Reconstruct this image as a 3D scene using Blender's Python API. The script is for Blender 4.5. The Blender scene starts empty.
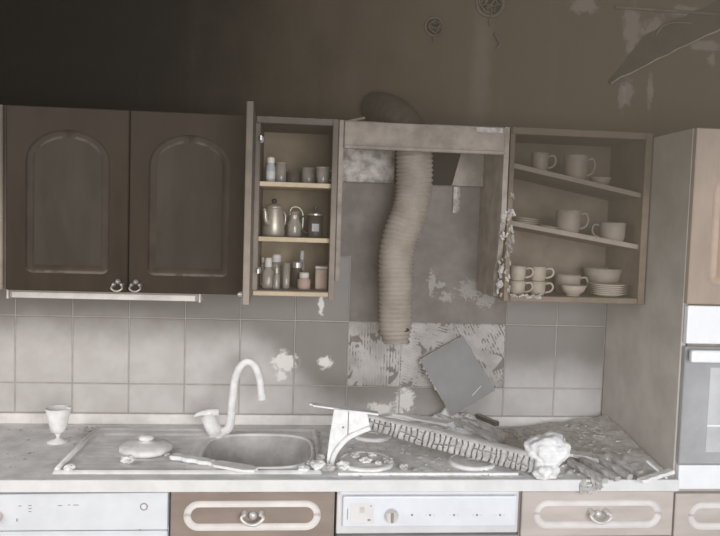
import bpy, bmesh, math, random
from mathutils import Vector, Matrix, noise
random.seed(7)
S = bpy.context.scene
C = bpy.context.collection
PI = math.pi

# ------------------------------------------------------------------ camera
FPX = 718.0
CAM = Vector((-0.1466, -2.823, 1.6773))
PAN, PITCH, ROLL = 0.0899, 0.0590, 0.0313
_fw = Vector((math.sin(PAN), math.cos(PAN), 0)); _rt = Vector((math.cos(PAN), -math.sin(PAN), 0)); _up = Vector((0, 0, 1))
FW = _fw * math.cos(PITCH) - _up * math.sin(PITCH)
_u2 = _up * math.cos(PITCH) + _fw * math.sin(PITCH)
RT = _rt * math.cos(ROLL) + _u2 * math.sin(ROLL)
UP = _u2 * math.cos(ROLL) - _rt * math.sin(ROLL)
cam = bpy.data.cameras.new('camera'); camo = bpy.data.objects.new('camera', cam); C.objects.link(camo)
cam.sensor_width = 36.0; cam.lens = FPX / 720 * 36; cam.clip_start = 0.02
camo.matrix_world = Matrix(((RT.x, UP.x, -FW.x, CAM.x), (RT.y, UP.y, -FW.y, CAM.y), (RT.z, UP.z, -FW.z, CAM.z), (0, 0, 0, 1)))
S.camera = camo

# ------------------------------------------------------------------ world, daylight, exposure
w = bpy.data.worlds.new('world'); S.world = w; w.use_nodes = True
bg = w.node_tree.nodes['Background']; bg.inputs[0].default_value = (0.75, 0.85, 1.0, 1); bg.inputs[1].default_value = 1.0
def area(name, loc, target, sx, sy, power, col):
    l = bpy.data.lights.new(name, 'AREA'); l.shape = 'RECTANGLE'; l.size = sx; l.size_y = sy; l.energy = power; l.color = col
    o = bpy.data.objects.new(name, l); C.objects.link(o); o.location = loc
    o.rotation_euler = (Vector(target) - Vector(loc)).to_track_quat('-Z', 'Y').to_euler()
    return o
area('window_daylight', (0.85, -4.02, 1.55), (0.85, 0, 0.95), 2.2, 1.8, 140, (1.0, 0.978, 0.962))
area('side_fill_light', (-1.93, -1.65, 1.75), (0.6, -0.45, 0.9), 1.4, 1.1, 20, (1.0, 0.985, 0.97))  # unseen light added from the left to lift worktop and side panel
vs_ = w.node_tree.nodes.new('ShaderNodeVolumeScatter'); vs_.inputs['Color'].default_value = (1.0, 0.83, 0.60, 1); vs_.inputs['Density'].default_value = 0.055; vs_.inputs['Anisotropy'].default_value = 0.0
_g = w.node_tree.nodes.new('ShaderNodeNewGeometry'); _s = w.node_tree.nodes.new('ShaderNodeSeparateXYZ'); _r = w.node_tree.nodes.new('ShaderNodeMapRange'); _r.interpolation_type = 'SMOOTHSTEP'
w.node_tree.links.new(_g.outputs['Position'], _s.inputs[0]); w.node_tree.links.new(_s.outputs[0], _r.inputs[0]); w.node_tree.links.new(_r.outputs[0], vs_.inputs['Density'])
_r.inputs[1].default_value = -0.8; _r.inputs[2].default_value = 1.1; _r.inputs[3].default_value = 0.001; _r.inputs[4].default_value = 0.074   # smoke hangs thicker over the hob side
w.node_tree.links.new(vs_.outputs[0], w.node_tree.nodes['World Output'].inputs['Volume'])
S.view_settings.view_transform = 'Standard'; S.view_settings.look = 'None'
S.view_settings.gamma = 1.0; S.view_settings.use_curve_mapping = False; S.view_settings.exposure = 0.0

# ------------------------------------------------------------------ helpers
def ray(px, py): return (RT * (px - 360) + UP * (268 - py) + FW * FPX)
def on_y(px, py, Y):
    d = ray(px, py); return CAM + d * ((Y - CAM.y) / d.y)
def on_z(px, py, Z):
    d = ray(px, py); return CAM + d * ((Z - CAM.z) / d.z)

class MB:
    def __init__(s, off=(0, 0, 0)): s.v = []; s.f = []; s.off = Vector(off)
    def add(s, vs, fs, T=None):
        b = len(s.v)
        s.v += [(T @ Vector(v) if T else Vector(v)) for v in vs]; s.f += [tuple(i + b for i in f) for f in fs]; return s
    def box(s, x0, x1, y0, y1, z0, z1, T=None, j=0):
        vs = [Vector((x, y, z)) for x in (x0, x1) for y in (y0, y1) for z in (z0, z1)]
        if j: vs = [v + Vector((random.uniform(-j, j), random.uniform(-j, j), random.uniform(-j, j))) for v in vs]
        return s.add(vs, [(0, 1, 3, 2), (4, 6, 7, 5), (0, 4, 5, 1), (2, 3, 7, 6), (0, 2, 6, 4), (1, 5, 7, 3)], T)
    def prism(s, poly, y0, y1, T=None):          # poly in (x,z), extruded along y
        n = len(poly)
        vs = [(p[0], y0, p[1]) for p in poly] + [(p[0], y1, p[1]) for p in poly]
        return s.add(vs, [tuple(range(n)), tuple(range(2 * n - 1, n - 1, -1))] + [(i, i + n, (i + 1) % n + n, (i + 1) % n) for i in range(n)], T)
    def lathe(s, prof, seg=20, T=None, cap0=True, cap1=True):
        n = len(prof); vs = []
        for r, z in prof:
            vs += [(r * math.cos(2 * PI * k / seg), r * math.sin(2 * PI * k / seg), z) for k in range(seg)]
        fs = [(i * seg + k, i * seg + (k + 1) % seg, (i + 1) * seg + (k + 1) % seg, (i + 1) * seg + k) for i in range(n - 1) for k in range(seg)]
        if cap0: fs.append(tuple(range(seg - 1, -1, -1)))
        if cap1: fs.append(tuple((n - 1) * seg + k for k in range(seg)))
        return s.add(vs, fs, T)
    def tube(s, pts, rad, seg=8, T=None, cap=True, rfun=None):
        pts = [Vector(p) for p in pts]; n = len(pts); vs = []; ref = None
        for i, p in enumerate(pts):
            t = (pts[min(i + 1, n - 1)] - pts[max(i - 1, 0)]).normalized()
            if ref is None: ref = t.orthogonal().normalized()
            ref = (ref - t * ref.dot(t)).normalized(); b = t.cross(ref)
            r = rad[i] if isinstance(rad, (list, tuple)) else rad
            for k in range(seg):
                a = 2 * PI * k / seg; q = rfun(i, a) if rfun else 1
                vs.append(p + (ref * math.cos(a) + b * math.sin(a)) * r * q)
        fs = [(i * seg + k, i * seg + (k + 1) % seg, (i + 1) * seg + (k + 1) % seg, (i + 1) * seg + k) for i in range(n - 1) for k in range(seg)]
        if cap: fs += [tuple(range(seg - 1, -1, -1)), tuple((n - 1) * seg + k for k in range(seg))]
        return s.add(vs, fs, T)
    def mesh(s, name):
        m = bpy.data.meshes.new(name); m.from_pydata([v - s.off for v in s.v], [], s.f); m.validate()
        b = bmesh.new(); b.from_mesh(m); bmesh.ops.recalc_face_normals(b, faces=b.faces[:]); b.to_mesh(m); b.free(); return m

def tag(o, label=None, cat=None, group=None, kind=None):
    if label: o['label'] = label
    if cat: o['category'] = cat
    if group: o['group'] = group
    if kind: o['kind'] = kind
    return o
def link(name, mesh, mat, parent=None, bevel=0, smooth=False, loc=(0, 0, 0), rot=(0, 0, 0), seg=1):
    o = bpy.data.objects.new(name, mesh); C.objects.link(o)
    o.location = loc; o.rotation_euler = rot
    if mat is not None and not mesh.materials: mesh.materials.append(mat)
    if parent: o.parent = parent
    if smooth:
        for p in mesh.polygons: p.use_smooth = True
    if bevel:
        b = o.modifiers.new('bevel', 'BEVEL'); b.width = bevel; b.segments = seg; b.limit_method = 'ANGLE'; b.angle_limit = 0.6
    return o
def part(name, mb, mat, parent, **k): return link(name, mb.mesh(name), mat, parent, **k)
def thing(name, label, cat, loc=(0, 0, 0), rot=(0, 0, 0), group=None, kind=None):
    o = bpy.data.objects.new(name, None); C.objects.link(o); o.empty_display_size = 0.05
    o.location = loc; o.rotation_euler = rot
    return tag(o, label, cat, group, kind)
def solo(name, mb, mat, label, cat, group=None, kind=None, **k): return tag(part(name, mb, mat, None, **k), label, cat, group, kind)
def struct(name, mb, mat, **k): return tag(part(name, mb, mat, None, **k), kind='structure')
def dup(root, loc, rot, label, group=None):
    r = root.copy(); C.objects.link(r); r.location = loc; r.rotation_euler = rot; tag(r, label, None, group)
    for ch in list(root.children):
        c = ch.copy(); C.objects.link(c); c.parent = r
        for g in ch.children:
            d = g.copy(); C.objects.link(d); d.parent = c
    return r
def smooth_path(pts, n=6):
    pts = [Vector(p) for p in pts]; out = []
    for i in range(len(pts) - 1):
        p0 = pts[max(i - 1, 0)]; p1 = pts[i]; p2 = pts[i + 1]; p3 = pts[min(i + 2, len(pts) - 1)]
        for k in range(n):
            t = k / n
            out.append(0.5 * ((2 * p1) + (p2 - p0) * t + (2 * p0 - 5 * p1 + 4 * p2 - p3) * t * t + (3 * p1 - p0 - 3 * p2 + p3) * t ** 3))
    return out + [pts[-1]]
def rrect(x0, x1, z0, z1, rxt, rzt, rxb, rzb, n=7):
    L = []
    for cx, cz, rx, rz, a0 in ((x0 + rxb, z0 + rzb, rxb, rzb, PI), (x1 - rxb, z0 + rzb, rxb, rzb, 1.5 * PI), (x1 - rxt, z1 - rzt, rxt, rzt, 0), (x0 + rxt, z1 - rzt, rxt, rzt, PI / 2)):
        for k in range(n + 1):
            a = a0 + PI / 2 * k / n; L.append((cx + rx * math.cos(a), cz + rz * math.sin(a)))
    return L
def bridge(mb, loops, T):
    n = len(loops[0]); vs = [p for l in loops for p in l]
    mb.add(vs, [(i * n + k, i * n + (k + 1) % n, (i + 1) * n + (k + 1) % n, (i + 1) * n + k) for i in range(len(loops) - 1) for k in range(n)], T)
def routed_front(name, parent, W, H, th, inner, prof, T, mats, off=(0, 0, 0), flip=False):
    """a cabinet front W x H with a routed moulding; inner = (x0,x1,z0,z1,rxt,rzt,rxb,rzb); prof = [(inset, height)]; local x,z and -y outward"""
    e = 0.003
    def lp(l, h): return [(x, -h, z) for x, z in l]
    def ins(d):
        x0, x1, z0, z1, a, b, c, dd = inner
        return rrect(x0 + d, x1 - d, z0 + d, z1 - d, max(a - d, .002), max(b - d, .002), max(c - d, .002), max(dd - d, .002))
    o0 = rrect(0, W, 0, H, e, e, e, e); o1 = rrect(e, W - e, e, H - e, e, e, e, e)
    fr = MB(off); bridge(fr, [lp(o0, 0), lp(o0, th - e), lp(o1, th), lp(ins(0), th)], T)
    n = len(o0); fr.add(lp(o0, 0), [tuple(range(n))], T)
    door = part(name, fr, mats[0], parent)
    ml = MB(off); bridge(ml, [lp(ins(d), h) for d, h in [(0, th)] + prof], T)
    part('moulding', ml, mats[1], door, smooth=True)
    pn = MB(off); d, h = prof[-1]; pn.add(lp(ins(d), h), [tuple(range(n))], T)
    part('panel', pn, mats[2], door)
    return door

# ------------------------------------------------------------------ materials
class NT:
    def __init__(s, name):
        s.m = bpy.data.materials.new(name); s.m.use_nodes = True; s.t = s.m.node_tree; s.b = s.t.nodes['Principled BSDF']
        s.geo = s.t.nodes.new('ShaderNodeNewGeometry'); s.xyz = s.t.nodes.new('ShaderNodeSeparateXYZ'); s.l(s.geo.outputs['Position'], s.xyz.inputs[0])
    def l(s, a, b): s.t.links.new(a, b)
    def val(s, x, sock):
        if isinstance(x, (int, float)): sock.default_value = x
        elif isinstance(x, tuple): sock.default_value = (*x, 1) if len(x) == 3 else x
        else: s.l(x, sock)
    def math(s, op, a, b=0.0, clamp=False):
        n = s.t.nodes.new('ShaderNodeMath'); n.operation = op; n.use_clamp = clamp; s.val(a, n.inputs[0]); s.val(b, n.inputs[1]); return n.outputs[0]
    def noise(s, scale, detail=4, rough=.55, vec=None, scl=None):
        n = s.t.nodes.new('ShaderNodeTexNoise'); n.inputs['Scale'].default_value = scale; n.inputs['Detail'].default_value = detail; n.inputs['Roughness'].default_value = rough
        v = vec or s.geo.outputs['Position']
        if scl:
            mp = s.t.nodes.new('ShaderNodeMapping'); mp.inputs['Scale'].default_value = scl; s.l(v, mp.inputs[0]); v = mp.outputs[0]
        s.l(v, n.inputs['Vector']); return n.outputs['Fac']
    def rng(s, x, a, b, c=0.0, d=1.0, smooth=True):
        n = s.t.nodes.new('ShaderNodeMapRange'); n.interpolation_type = 'SMOOTHSTEP' if smooth else 'LINEAR'
        s.val(x, n.inputs[0]); n.inputs[1].default_value = a; n.inputs[2].default_value = b; n.inputs[3].default_value = c; n.inputs[4].default_value = d; return n.outputs[0]
    def mix(s, f, a, b):
        n = s.t.nodes.new('ShaderNodeMix'); n.data_type = 'RGBA'; s.val(f, n.inputs[0]); s.val(a, n.inputs[6]); s.val(b, n.inputs[7]); return n.outputs[2]
    def bump(s, h, strength=.3, dist=.005):
        n = s.t.nodes.new('ShaderNodeBump'); n.inputs['Strength'].default_value = strength; n.inputs['Distance'].default_value = dist; s.l(h, n.inputs['Height']); s.l(n.outputs[0], s.b.inputs['Normal'])
    def spot(s, x, z, r, soft=.3, sc=30, amp=.5):
        """irregular spot on the wall plane around (x,z)"""
        dx = s.math('DIVIDE', s.math('SUBTRACT', s.xyz.outputs[0], x), r[0]); dz = s.math('DIVIDE', s.math('SUBTRACT', s.xyz.outputs[2], z), r[1])
        d = s.math('SQRT', s.math('ADD', s.math('MULTIPLY', dx, dx), s.math('MULTIPLY', dz, dz)))
        d = s.math('ADD', d, s.math('MULTIPLY', s.math('SUBTRACT', s.noise(sc, 5, .65), .5), amp * 5))
        return s.rng(d, 1 - soft, 1 + soft, 1, 0)
SOOT = (0.045, 0.037, 0.031)
ASH = (0.62, 0.61, 0.60)
def mat(name, col, rough=.65, metal=0.0, soot=None, sootcol=SOOT, ash=0.0, ashcol=ASH, var=.15, vs=14, bump=0.0, bs=60, scl=None, trans=0.0, spec=.3):
    k = NT(name); c = k.mix(k.rng(k.noise(vs, 5, .6, scl=scl), .3, .7), tuple(x * (1 - var) for x in col), tuple(min(1, x * (1 + var)) for x in col))
    if soot:
        z0, z1, amt = soot[:3]
        f = k.math('ADD', k.rng(k.xyz.outputs[2], z0, z1), k.math('MULTIPLY', k.math('SUBTRACT', k.noise(4, 5, .6), .5), .7))
        f = k.math('MULTIPLY', k.math('ADD', f, 0, True), amt); c = k.mix(f, c, sootcol)
    if ash:
        nz = k.t.nodes.new('ShaderNodeSeparateXYZ'); k.l(k.geo.outputs['Normal'], nz.inputs[0])
        f = k.math('MULTIPLY', k.rng(nz.outputs[2], .05, .75), k.rng(k.noise(25, 5, .6), .25, .6)); c = k.mix(k.math('MULTIPLY', f, ash), c, ashcol)
    k.l(c, k.b.inputs['Base Color']); k.b.inputs['Roughness'].default_value = rough; k.b.inputs['Metallic'].default_value = metal
    k.b.inputs['Specular IOR Level'].default_value = spec; k.b.inputs['Transmission Weight'].default_value = trans
    if bump: k.bump(k.noise(bs, 6, .65), bump, .004)
    return k.m

ZC = 0.88
HL, HR, OC, DW, WR = -0.0077, 0.5968, 0.3116, 0.4023, 1.1249
W0 = lambda px, py: on_y(px, py, 0.0)
def wall_material():
    k = NT('sooty_plaster_with_falloff'); x, z = k.xyz.outputs[0], k.xyz.outputs[2]
    n1 = k.noise(2.2, 5, .6); n2 = k.noise(9, 6, .65)
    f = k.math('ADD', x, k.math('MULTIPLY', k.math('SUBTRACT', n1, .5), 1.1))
    dark = k.mix(k.rng(f, -.75, .55), (0.006, 0.005, 0.0042), (0.072, 0.054, 0.036))  # soot, plus light falloff from right to left painted into its colour
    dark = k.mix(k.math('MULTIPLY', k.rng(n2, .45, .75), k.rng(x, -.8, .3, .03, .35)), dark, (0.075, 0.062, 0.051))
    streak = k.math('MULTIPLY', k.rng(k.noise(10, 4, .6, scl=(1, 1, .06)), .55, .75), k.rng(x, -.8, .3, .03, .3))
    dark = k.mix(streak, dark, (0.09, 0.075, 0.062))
    p = W0(481, 70); st = k.spot(p.x, p.z, (.035, .24), .8, 12, .35); dark = k.mix(k.math('MULTIPLY', st, .3), dark, (0.16, 0.135, 0.115))
    grey = k.mix(k.rng(n2, .35, .7), (0.17, 0.148, 0.137), (0.24, 0.213, 0.197))
    sp = None
    for px, py, rx, rz in ((432, 283, .016, .045), (447, 297, .03, .02), (458, 200, .008, .05), (486, 300, .04, .03), (440, 285, .02, .015), (470, 290, .045, .04)):
        q = W0(px, py); m_ = k.spot(q.x, q.z, (rx * .9, rz * .9), .2, 70, .9); sp = m_ if sp is None else k.math('MAXIMUM', sp, m_)
    grey = k.mix(k.math('MULTIPLY', sp, .7), grey, (0.42, 0.39, 0.365))
    up = k.rng(k.math('ADD', z, k.math('MULTIPLY', k.math('SUBTRACT', n1, .5), .25)), 1.83, 2.02)
    c = k.mix(up, grey, dark)
    for px, py, rx, rz in ((628, 90, .02, .05), (650, 92, .012, .06), (632, 30, .035, .09), (655, 30, .04, .05), (705, 45, .05, .02), (712, 60, .015, .03), (690, 12, .09, .02), (622, 97, .014, .05), (585, 5, .05, .03)):
        q = W0(px, py); c = k.mix(k.math('MULTIPLY', k.spot(q.x, q.z, (rx, rz), .35, 26, .6), .55), c, (0.20, 0.17, 0.145))
    k.l(c, k.b.inputs['Base Color']); k.b.inputs['Roughness'].default_value = .9; k.b.inputs['Specular IOR Level'].default_value = .15
    k.bump(k.noise(45, 6, .65), .35, .006); return k.m
def tile_material():
    k = NT('sooted_shaded_tile'); x, z = k.xyz.outputs[0], k.xyz.outputs[2]; n1 = k.noise(3.2, 5, .6); n2 = k.noise(11, 5, .6)
    zz = k.math('ADD', z, k.math('MULTIPLY', k.math('SUBTRACT', n1, .5), .16))
    # the soot film reaches lower on the tiles beside the burnt hob than beside the sink
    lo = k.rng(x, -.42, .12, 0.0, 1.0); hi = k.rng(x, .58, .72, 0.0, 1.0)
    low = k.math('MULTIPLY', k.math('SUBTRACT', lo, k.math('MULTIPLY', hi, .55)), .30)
    g = k.rng(k.math('ADD', zz, low), 1.15, 1.34)  # soot towards the top, with the shade under the cabinets put into it
    clean = k.mix(k.rng(n2, .3, .7), (0.50, 0.47, 0.45), (0.57, 0.545, 0.525))
    c = k.mix(k.math('MULTIPLY', g, .80), clean, (0.13, 0.113, 0.098))
    for px, py, rx, rz in ((285, 362, .042, .038), (325, 362, .026, .022), (281, 375, .02, .02), (321, 305, .010, .04), (404, 402, .035, .05), (380, 408, .05, .02)):
        q = W0(px, py); c = k.mix(k.math('MULTIPLY', k.spot(q.x, q.z, (rx, rz),   .35, 60, .55), .85), c, (0.80, 0.77, 0.72))
    k.l(c, k.b.inputs['Base Color']); k.b.inputs['Roughness'].default_value = .5; k.b.inputs['Specular IOR Level'].default_value = .3
    k.bump(k.noise(5, 3, .5), .08, .01); return k.m

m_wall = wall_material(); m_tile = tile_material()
m_ceil = mat('soot_black_ceiling', (0.03, 0.026, 0.023), .95, bump=.3, bs=20)
m_side = mat('sooty_side_wall', (0.50, 0.47, 0.43), .9, soot=(1.2, 2.1, .93), bump=.2, bs=25)
m_floor = mat('floor_tile', (0.42, 0.38, 0.34), .6, var=.2, vs=3)
m_win = mat('window_paint', (0.75, 0.74, 0.72), .5)
m_doorL = mat('sooted_wood_dark', (0.036, 0.025, 0.018), .6, spec=.12, ash=.35, ashcol=(.10, .08, .066), var=.22, vs=10, scl=(1, 1, .25), soot=(1.55, 2.1, .45))
m_mouldL = mat('sooted_wood_moulding', (0.046, 0.034, 0.026), .55, spec=.15, ash=.9, ashcol=(.22, .19, .165), var=.2, soot=(1.6, 2.05, .55))
m_panelL = mat('sooted_wood_panel', (0.050, 0.041, 0.033), .7, spec=.12, var=.2, vs=8, scl=(1, 1, .3), soot=(1.6, 2.1, .4))
m_carc = mat('sooted_carcass', (0.27, 0.225, 0.19), .65, soot=(1.50, 2.02, .75), ash=.3, var=.15)
m_carcin = mat('cream_laminate_sooted', (0.30, 0.235, 0.155), .65, soot=(1.48, 2.0, .62), sootcol=(.065, .046, .030), var=.12)
m_shelf = mat('cream_shelf', (0.56, 0.45, 0.31), .6, ash=.2, ashcol=(.5, .42, .34), var=.1)
m_grey = mat('smoked_board', (0.275, 0.238, 0.207), .8, soot=(1.9, 2.1, .4), ash=.4, ashcol=(.42, .39, .36), bump=.3, bs=40, var=.25)
m_flake = mat('flaking_plaster', (0.40, 0.365, 0.335), .9, bump=.9, bs=35, var=.5, vs=22)
m_char = mat('charred_wood', (0.060, 0.052, 0.047), .9, ash=.85, ashcol=(.40, .37, .35), bump=.6, bs=90, var=.4)
m_charlite = mat('ashy_charred_wood', (0.44, 0.425, 0.415), .95, ash=.85, ashcol=(.72, .71, .70), bump=.6, bs=90, var=.3, vs=40)
m_charmid = mat('grey_charred_wood', (0.25, 0.24, 0.232), .95, ash=.85, ashcol=(.45, .43, .42), bump=.6, bs=90, var=.35)
m_duct = mat('smoked_duct', (0.32, 0.275, 0.232), .65, soot=(1.5, 2.3, .5), ash=.35, ashcol=(.55, .52, .48), var=.15)
m_elbow = mat('smoked_duct_dark', (0.034, 0.027, 0.021), .5, ash=.25, ashcol=(.10, .082, .066), var=.25)
m_wire = mat('burnt_wire', (0.085, 0.068, 0.053), .8, var=.3)
m_hole = mat('opening_shade', (0.012, 0.010, 0.009), 1.0)  # near-black colour stands for the shade inside openings
m_corner = mat('smoke_coated_cabinet', (0.20, 0.152, 0.112), .75, soot=(1.62, 1.95, .8), sootcol=(.045, .033, .023), ash=.3, ashcol=(.25, .215, .18), var=.18)
m_cup = mat('smoked_china', (0.40, 0.33, 0.265), .6, soot=(1.42, 1.86, .88), sootcol=(.070, .053, .038), ash=.15, var=.12)
m_tallside = mat('smoke_coated_panel', (0.55, 0.51, 0.475), .75, soot=(1.0, 2.05, .72), sootcol=(.14, .112, .086), var=.14, vs=6, bump=.1, bs=30)
m_wood = mat('pink_beige_wood', (0.50, 0.44, 0.405), .5, var=.10, vs=18, scl=(.25, 1, 1), ash=.4)
m_woodup = mat('pink_beige_wood_door', (0.33, 0.255, 0.205), .5, var=.10, vs=18, scl=(1, 1, .25), soot=(1.7, 2.2, .35))
m_wmould = mat('pale_moulding', (0.70, 0.665, 0.64), .5, var=.08, ash=.5, ashcol=(.75, .7, .66))
m_tmould = mat('brown_moulding', (0.40, 0.295, 0.225), .45, var=.1, ash=.4)
m_tpan = mat('orange_brown_field', (0.33, 0.225, 0.155), .5, var=.12, vs=18, scl=(1, 1, .25))
m_wpan = mat('wood_field', (0.50, 0.44, 0.405), .5, var=.12, vs=18, scl=(.25, 1, 1))
m_white = mat('white_enamel', (0.72, 0.745, 0.785), .35, var=.04, spec=.4)
m_ovwhite = mat('oven_white', (0.88, 0.89, 0.90), .35, var=.03, spec=.4)
m_whiteash = mat('ash_dusted_worktop', (0.74, 0.735, 0.73), .8, var=.16, vs=9, bump=.25, bs=80)
m_sink = mat('ash_dusted_sink', (0.76, 0.75, 0.745), .7, var=.14, vs=12, bump=.15, bs=90)
m_ashlt = mat('white_ash_coat', (0.84, 0.83, 0.815), .85, var=.10, vs=30, bump=.3, bs=90)
m_chalk = mat('burnt_white_plastic', (0.86, 0.86, 0.855), .9, var=.10, vs=25, bump=.6, bs=50)
m_gtile = mat('grey_fallen_tile_face', (0.235, 0.23, 0.228), .55, var=.10, vs=8)
m_adh = mat('tile_adhesive', (0.47, 0.44, 0.415), .95, var=.28, vs=12, bump=.5, bs=60)
k = NT('combed_tile_adhesive'); c_ = k.mix(k.rng(k.noise(9, 5, .6), .35, .65), (.36, .335, .315), (.50, .47, .445))
k.l(c_, k.b.inputs['Base Color']); k.b.inputs['Roughness'].default_value = .95; k.bump(k.noise(120, 5, .6), .4, .003); m_comb = k.m
m_chrome = mat('tarnished_metal', (0.66, 0.64, 0.62), .35, metal=.35, var=.1)
m_handle = mat('pewter_handle', (0.50, 0.46, 0.43), .4, metal=.6, var=.2, ash=.5)
m_steel = mat('sooty_steel', (0.46, 0.41, 0.34), .4, metal=.5, var=.12)
m_glass = mat('smoked_glass', (0.66, 0.60, 0.53), .18, trans=.6, var=.1, spec=.5)
m_black = mat('black_plastic', (0.03, 0.03, 0.032), .4)
m_ovenglass = mat('grey_oven_glass', (0.36, 0.365, 0.38), .18, var=.18, vs=5, spec=.6)
m_ovenwin = mat('pale_oven_window', (0.52, 0.525, 0.54), .2, var=.15, vs=6, spec=.6)
m_lampgrey = mat('lamp_housing', (0.30, 0.272, 0.25), .5, var=.08)
m_pink = mat('faded_pink', (0.46, 0.34, 0.28), .6)
m_blue = mat('grey_blue_label', (0.42, 0.43, 0.44), .6)
m_whitelab = mat('pale_label', (0.60, 0.57, 0.53), .6)
m_dkjar = mat('dark_jar_contents', (0.10, 0.08, 0.065), .5)
m_mark = mat('grey_print', (0.22, 0.22, 0.23), .6)

# ------------------------------------------------------------------ the room
X0, X1, YF, ZH = -2.0, 2.3, -4.1, 2.75
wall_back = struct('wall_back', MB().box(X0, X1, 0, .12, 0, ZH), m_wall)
struct('floor', MB().box(X0, X1, YF, 0, -.1, 0), m_floor)
struct('ceiling', MB().box(X0, X1, YF, .12, ZH, ZH + .1), m_ceil)
wl = MB(); wl.box(X0 - .1, X0, YF, -2.4, 0, ZH).box(X0 - .1, X0, -.9, .12, 0, ZH).box(X0 - .1, X0, -2.4, -.9, 0, 1.15).box(X0 - .1, X0, -2.4, -.9, 2.35, ZH)
struct('wall_left', wl, m_side)
win = thing('added_side_window', None, None, (X0, -2.4, 1.15), kind='structure'); fr = MB((X0, -2.4, 1.15))  # unseen window added to go with the left fill light
for a, b, c, d in ((-2.4, -.9, 1.15, 1.21), (-2.4, -.9, 2.29, 2.35), (-2.4, -2.34, 1.21, 2.29), (-.96, -.9, 1.21, 2.29), (-1.68, -1.62, 1.21, 2.29)): fr.box(X0 - .06, X0 - .01, a, b, c, d)
part('window_frame', fr, m_win, win)
struct('wall_right', MB().box(X1, X1 + .1, YF, .12, 0, ZH), m_side)
wx0, wx1, wz0, wz1 = -.3, 2.0, .6, 2.5
wf = MB(); wf.box(X0, wx0, YF - .1, YF, 0, ZH).box(wx1, X1, YF - .1, YF, 0, ZH).box(wx0, wx1, YF - .1, YF, 0, wz0).box(wx0, wx1, YF - .1, YF, wz1, ZH)
struct('wall_front', wf, m_side)
win = thing('window_1', None, None, (wx0, YF, wz0), kind='structure')
fr = MB((wx0, YF, wz0))
for a, b, c, d in ((wx0, wx1, wz0, wz0 + .06), (wx0, wx1, wz1 - .06, wz1), (wx0, wx0 + .06, wz0 + .06, wz1 - .06), (wx1 - .06, wx1, wz0 + .06, wz1 - .06), (.82, .88, wz0 + .06, wz1 - .06)): fr.box(a, b, YF - .06, YF - .01, c, d)
part('window_frame', fr, m_win, win)

# wall tiles: one object each
TW, TH, TX, ZT = 0.2119, 0.2589, -1.2016, ZC + 0.158
g = 0.0022
def tile_mesh(w_, h_):
    e = .0025; m = MB(); o0 = [(g, g), (w_ - g, g), (w_ - g, h_ - g), (g, h_ - g)]; o1 = [(g + e, g + e), (w_ - g - e, g + e), (w_ - g - e, h_ - g - e), (g + e, h_ - g - e)]
    m.add([(x, 0, z) for x, z in o0] + [(x, -.006, z) for x, z in o0] + [(x, -.008, z) for x, z in o1], [(i, (i + 1) % 4, 4 + (i + 1) % 4, 4 + i) for i in range(4)] + [(4 + i, 4 + (i + 1) % 4, 8 + (i + 1) % 4, 8 + i) for i in range(4)] + [(8, 9, 10, 11), (3, 2, 1, 0)])
    return m.mesh('tile')
full = tile_mesh(TW, TH); cut = tile_mesh(TW, ZT - ZC - .042); last = tile_mesh(.204, TH); lastcut = tile_mesh(.204, ZT - ZC - .042)
for kx in range(-4, 11):
    x = TX + kx * TW
    for row in (0, 1, 2):
        if row == 1 and kx in (6, 7, 8): continue
        if row == 2 and kx in (6, 7, 8): continue
        me = (lastcut if row == 0 else last) if kx == 10 else (cut if row == 0 else full)
        z = (ZC + .042, ZT, ZT + TH)[row]
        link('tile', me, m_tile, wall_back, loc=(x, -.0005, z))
gk = mat('grout', (0.40, 0.37, 0.345), .9, soot=(1.15, 1.45, .35), sootcol=(.2, .18, .17))
part('grout_bed', MB().box(TX - 4 * TW, TX + 6 * TW, -.0055, -.0002, ZC + .042, ZT + 2 * TH), gk, wall_back); part('grout_bed', MB().box(TX + 9 * TW, WR - .002, -.0055, -.0002, ZC + .042, ZT + 2 * TH), gk, wall_back)
part('grout_bed', MB().box(TX + 6 * TW, TX + 9 * TW, -.0055, -.0002, ZC + .042, ZT), gk, wall_back)
# combed adhesive where three tiles have come off
for kx in (6, 7, 8):
    nx, nz = 92, 80; mb = MB(); x = TX + kx * TW
    ang = (0.0, 1.3, .5)[kx - 6]
    for j in range(nz + 1):
        for i in range(nx + 1):
            u, v = i / nx * TW, j / nz * TH
            ph = (u * math.cos(ang) + v * math.sin(ang)) / .0115 * 2 * PI
            nn = noise.noise(Vector((u * 14 + kx * 5, v * 14, 1)))
            amp = .0036 * max(0, min(1, .6 + 1.6 * nn))
            y = -.002 - amp * (1 + math.sin(ph)) - .002 * noise.noise(Vector((u * 50, v * 50, kx)))
            if i in (0, nx) or j in (0, nz): y = 0
            mb.v.append(Vector((x + u, y, ZT + v)))
    mb.f = [(j * (nx + 1) + i, j * (nx + 1) + i + 1, (j + 1) * (nx + 1) + i + 1, (j + 1) * (nx + 1) + i) for j in range(nz) for i in range(nx)]
    thin = {i for i, v in enumerate(mb.v) if v.y > -.0026 and noise.noise(Vector((v.x * 16, v.z * 16, 4))) > -.12}
    mb.f = [f for f in mb.f if sum(i in thin for i in f) < 3]
    part('adhesive_bed', mb, m_comb, wall_back, smooth=True)

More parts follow.
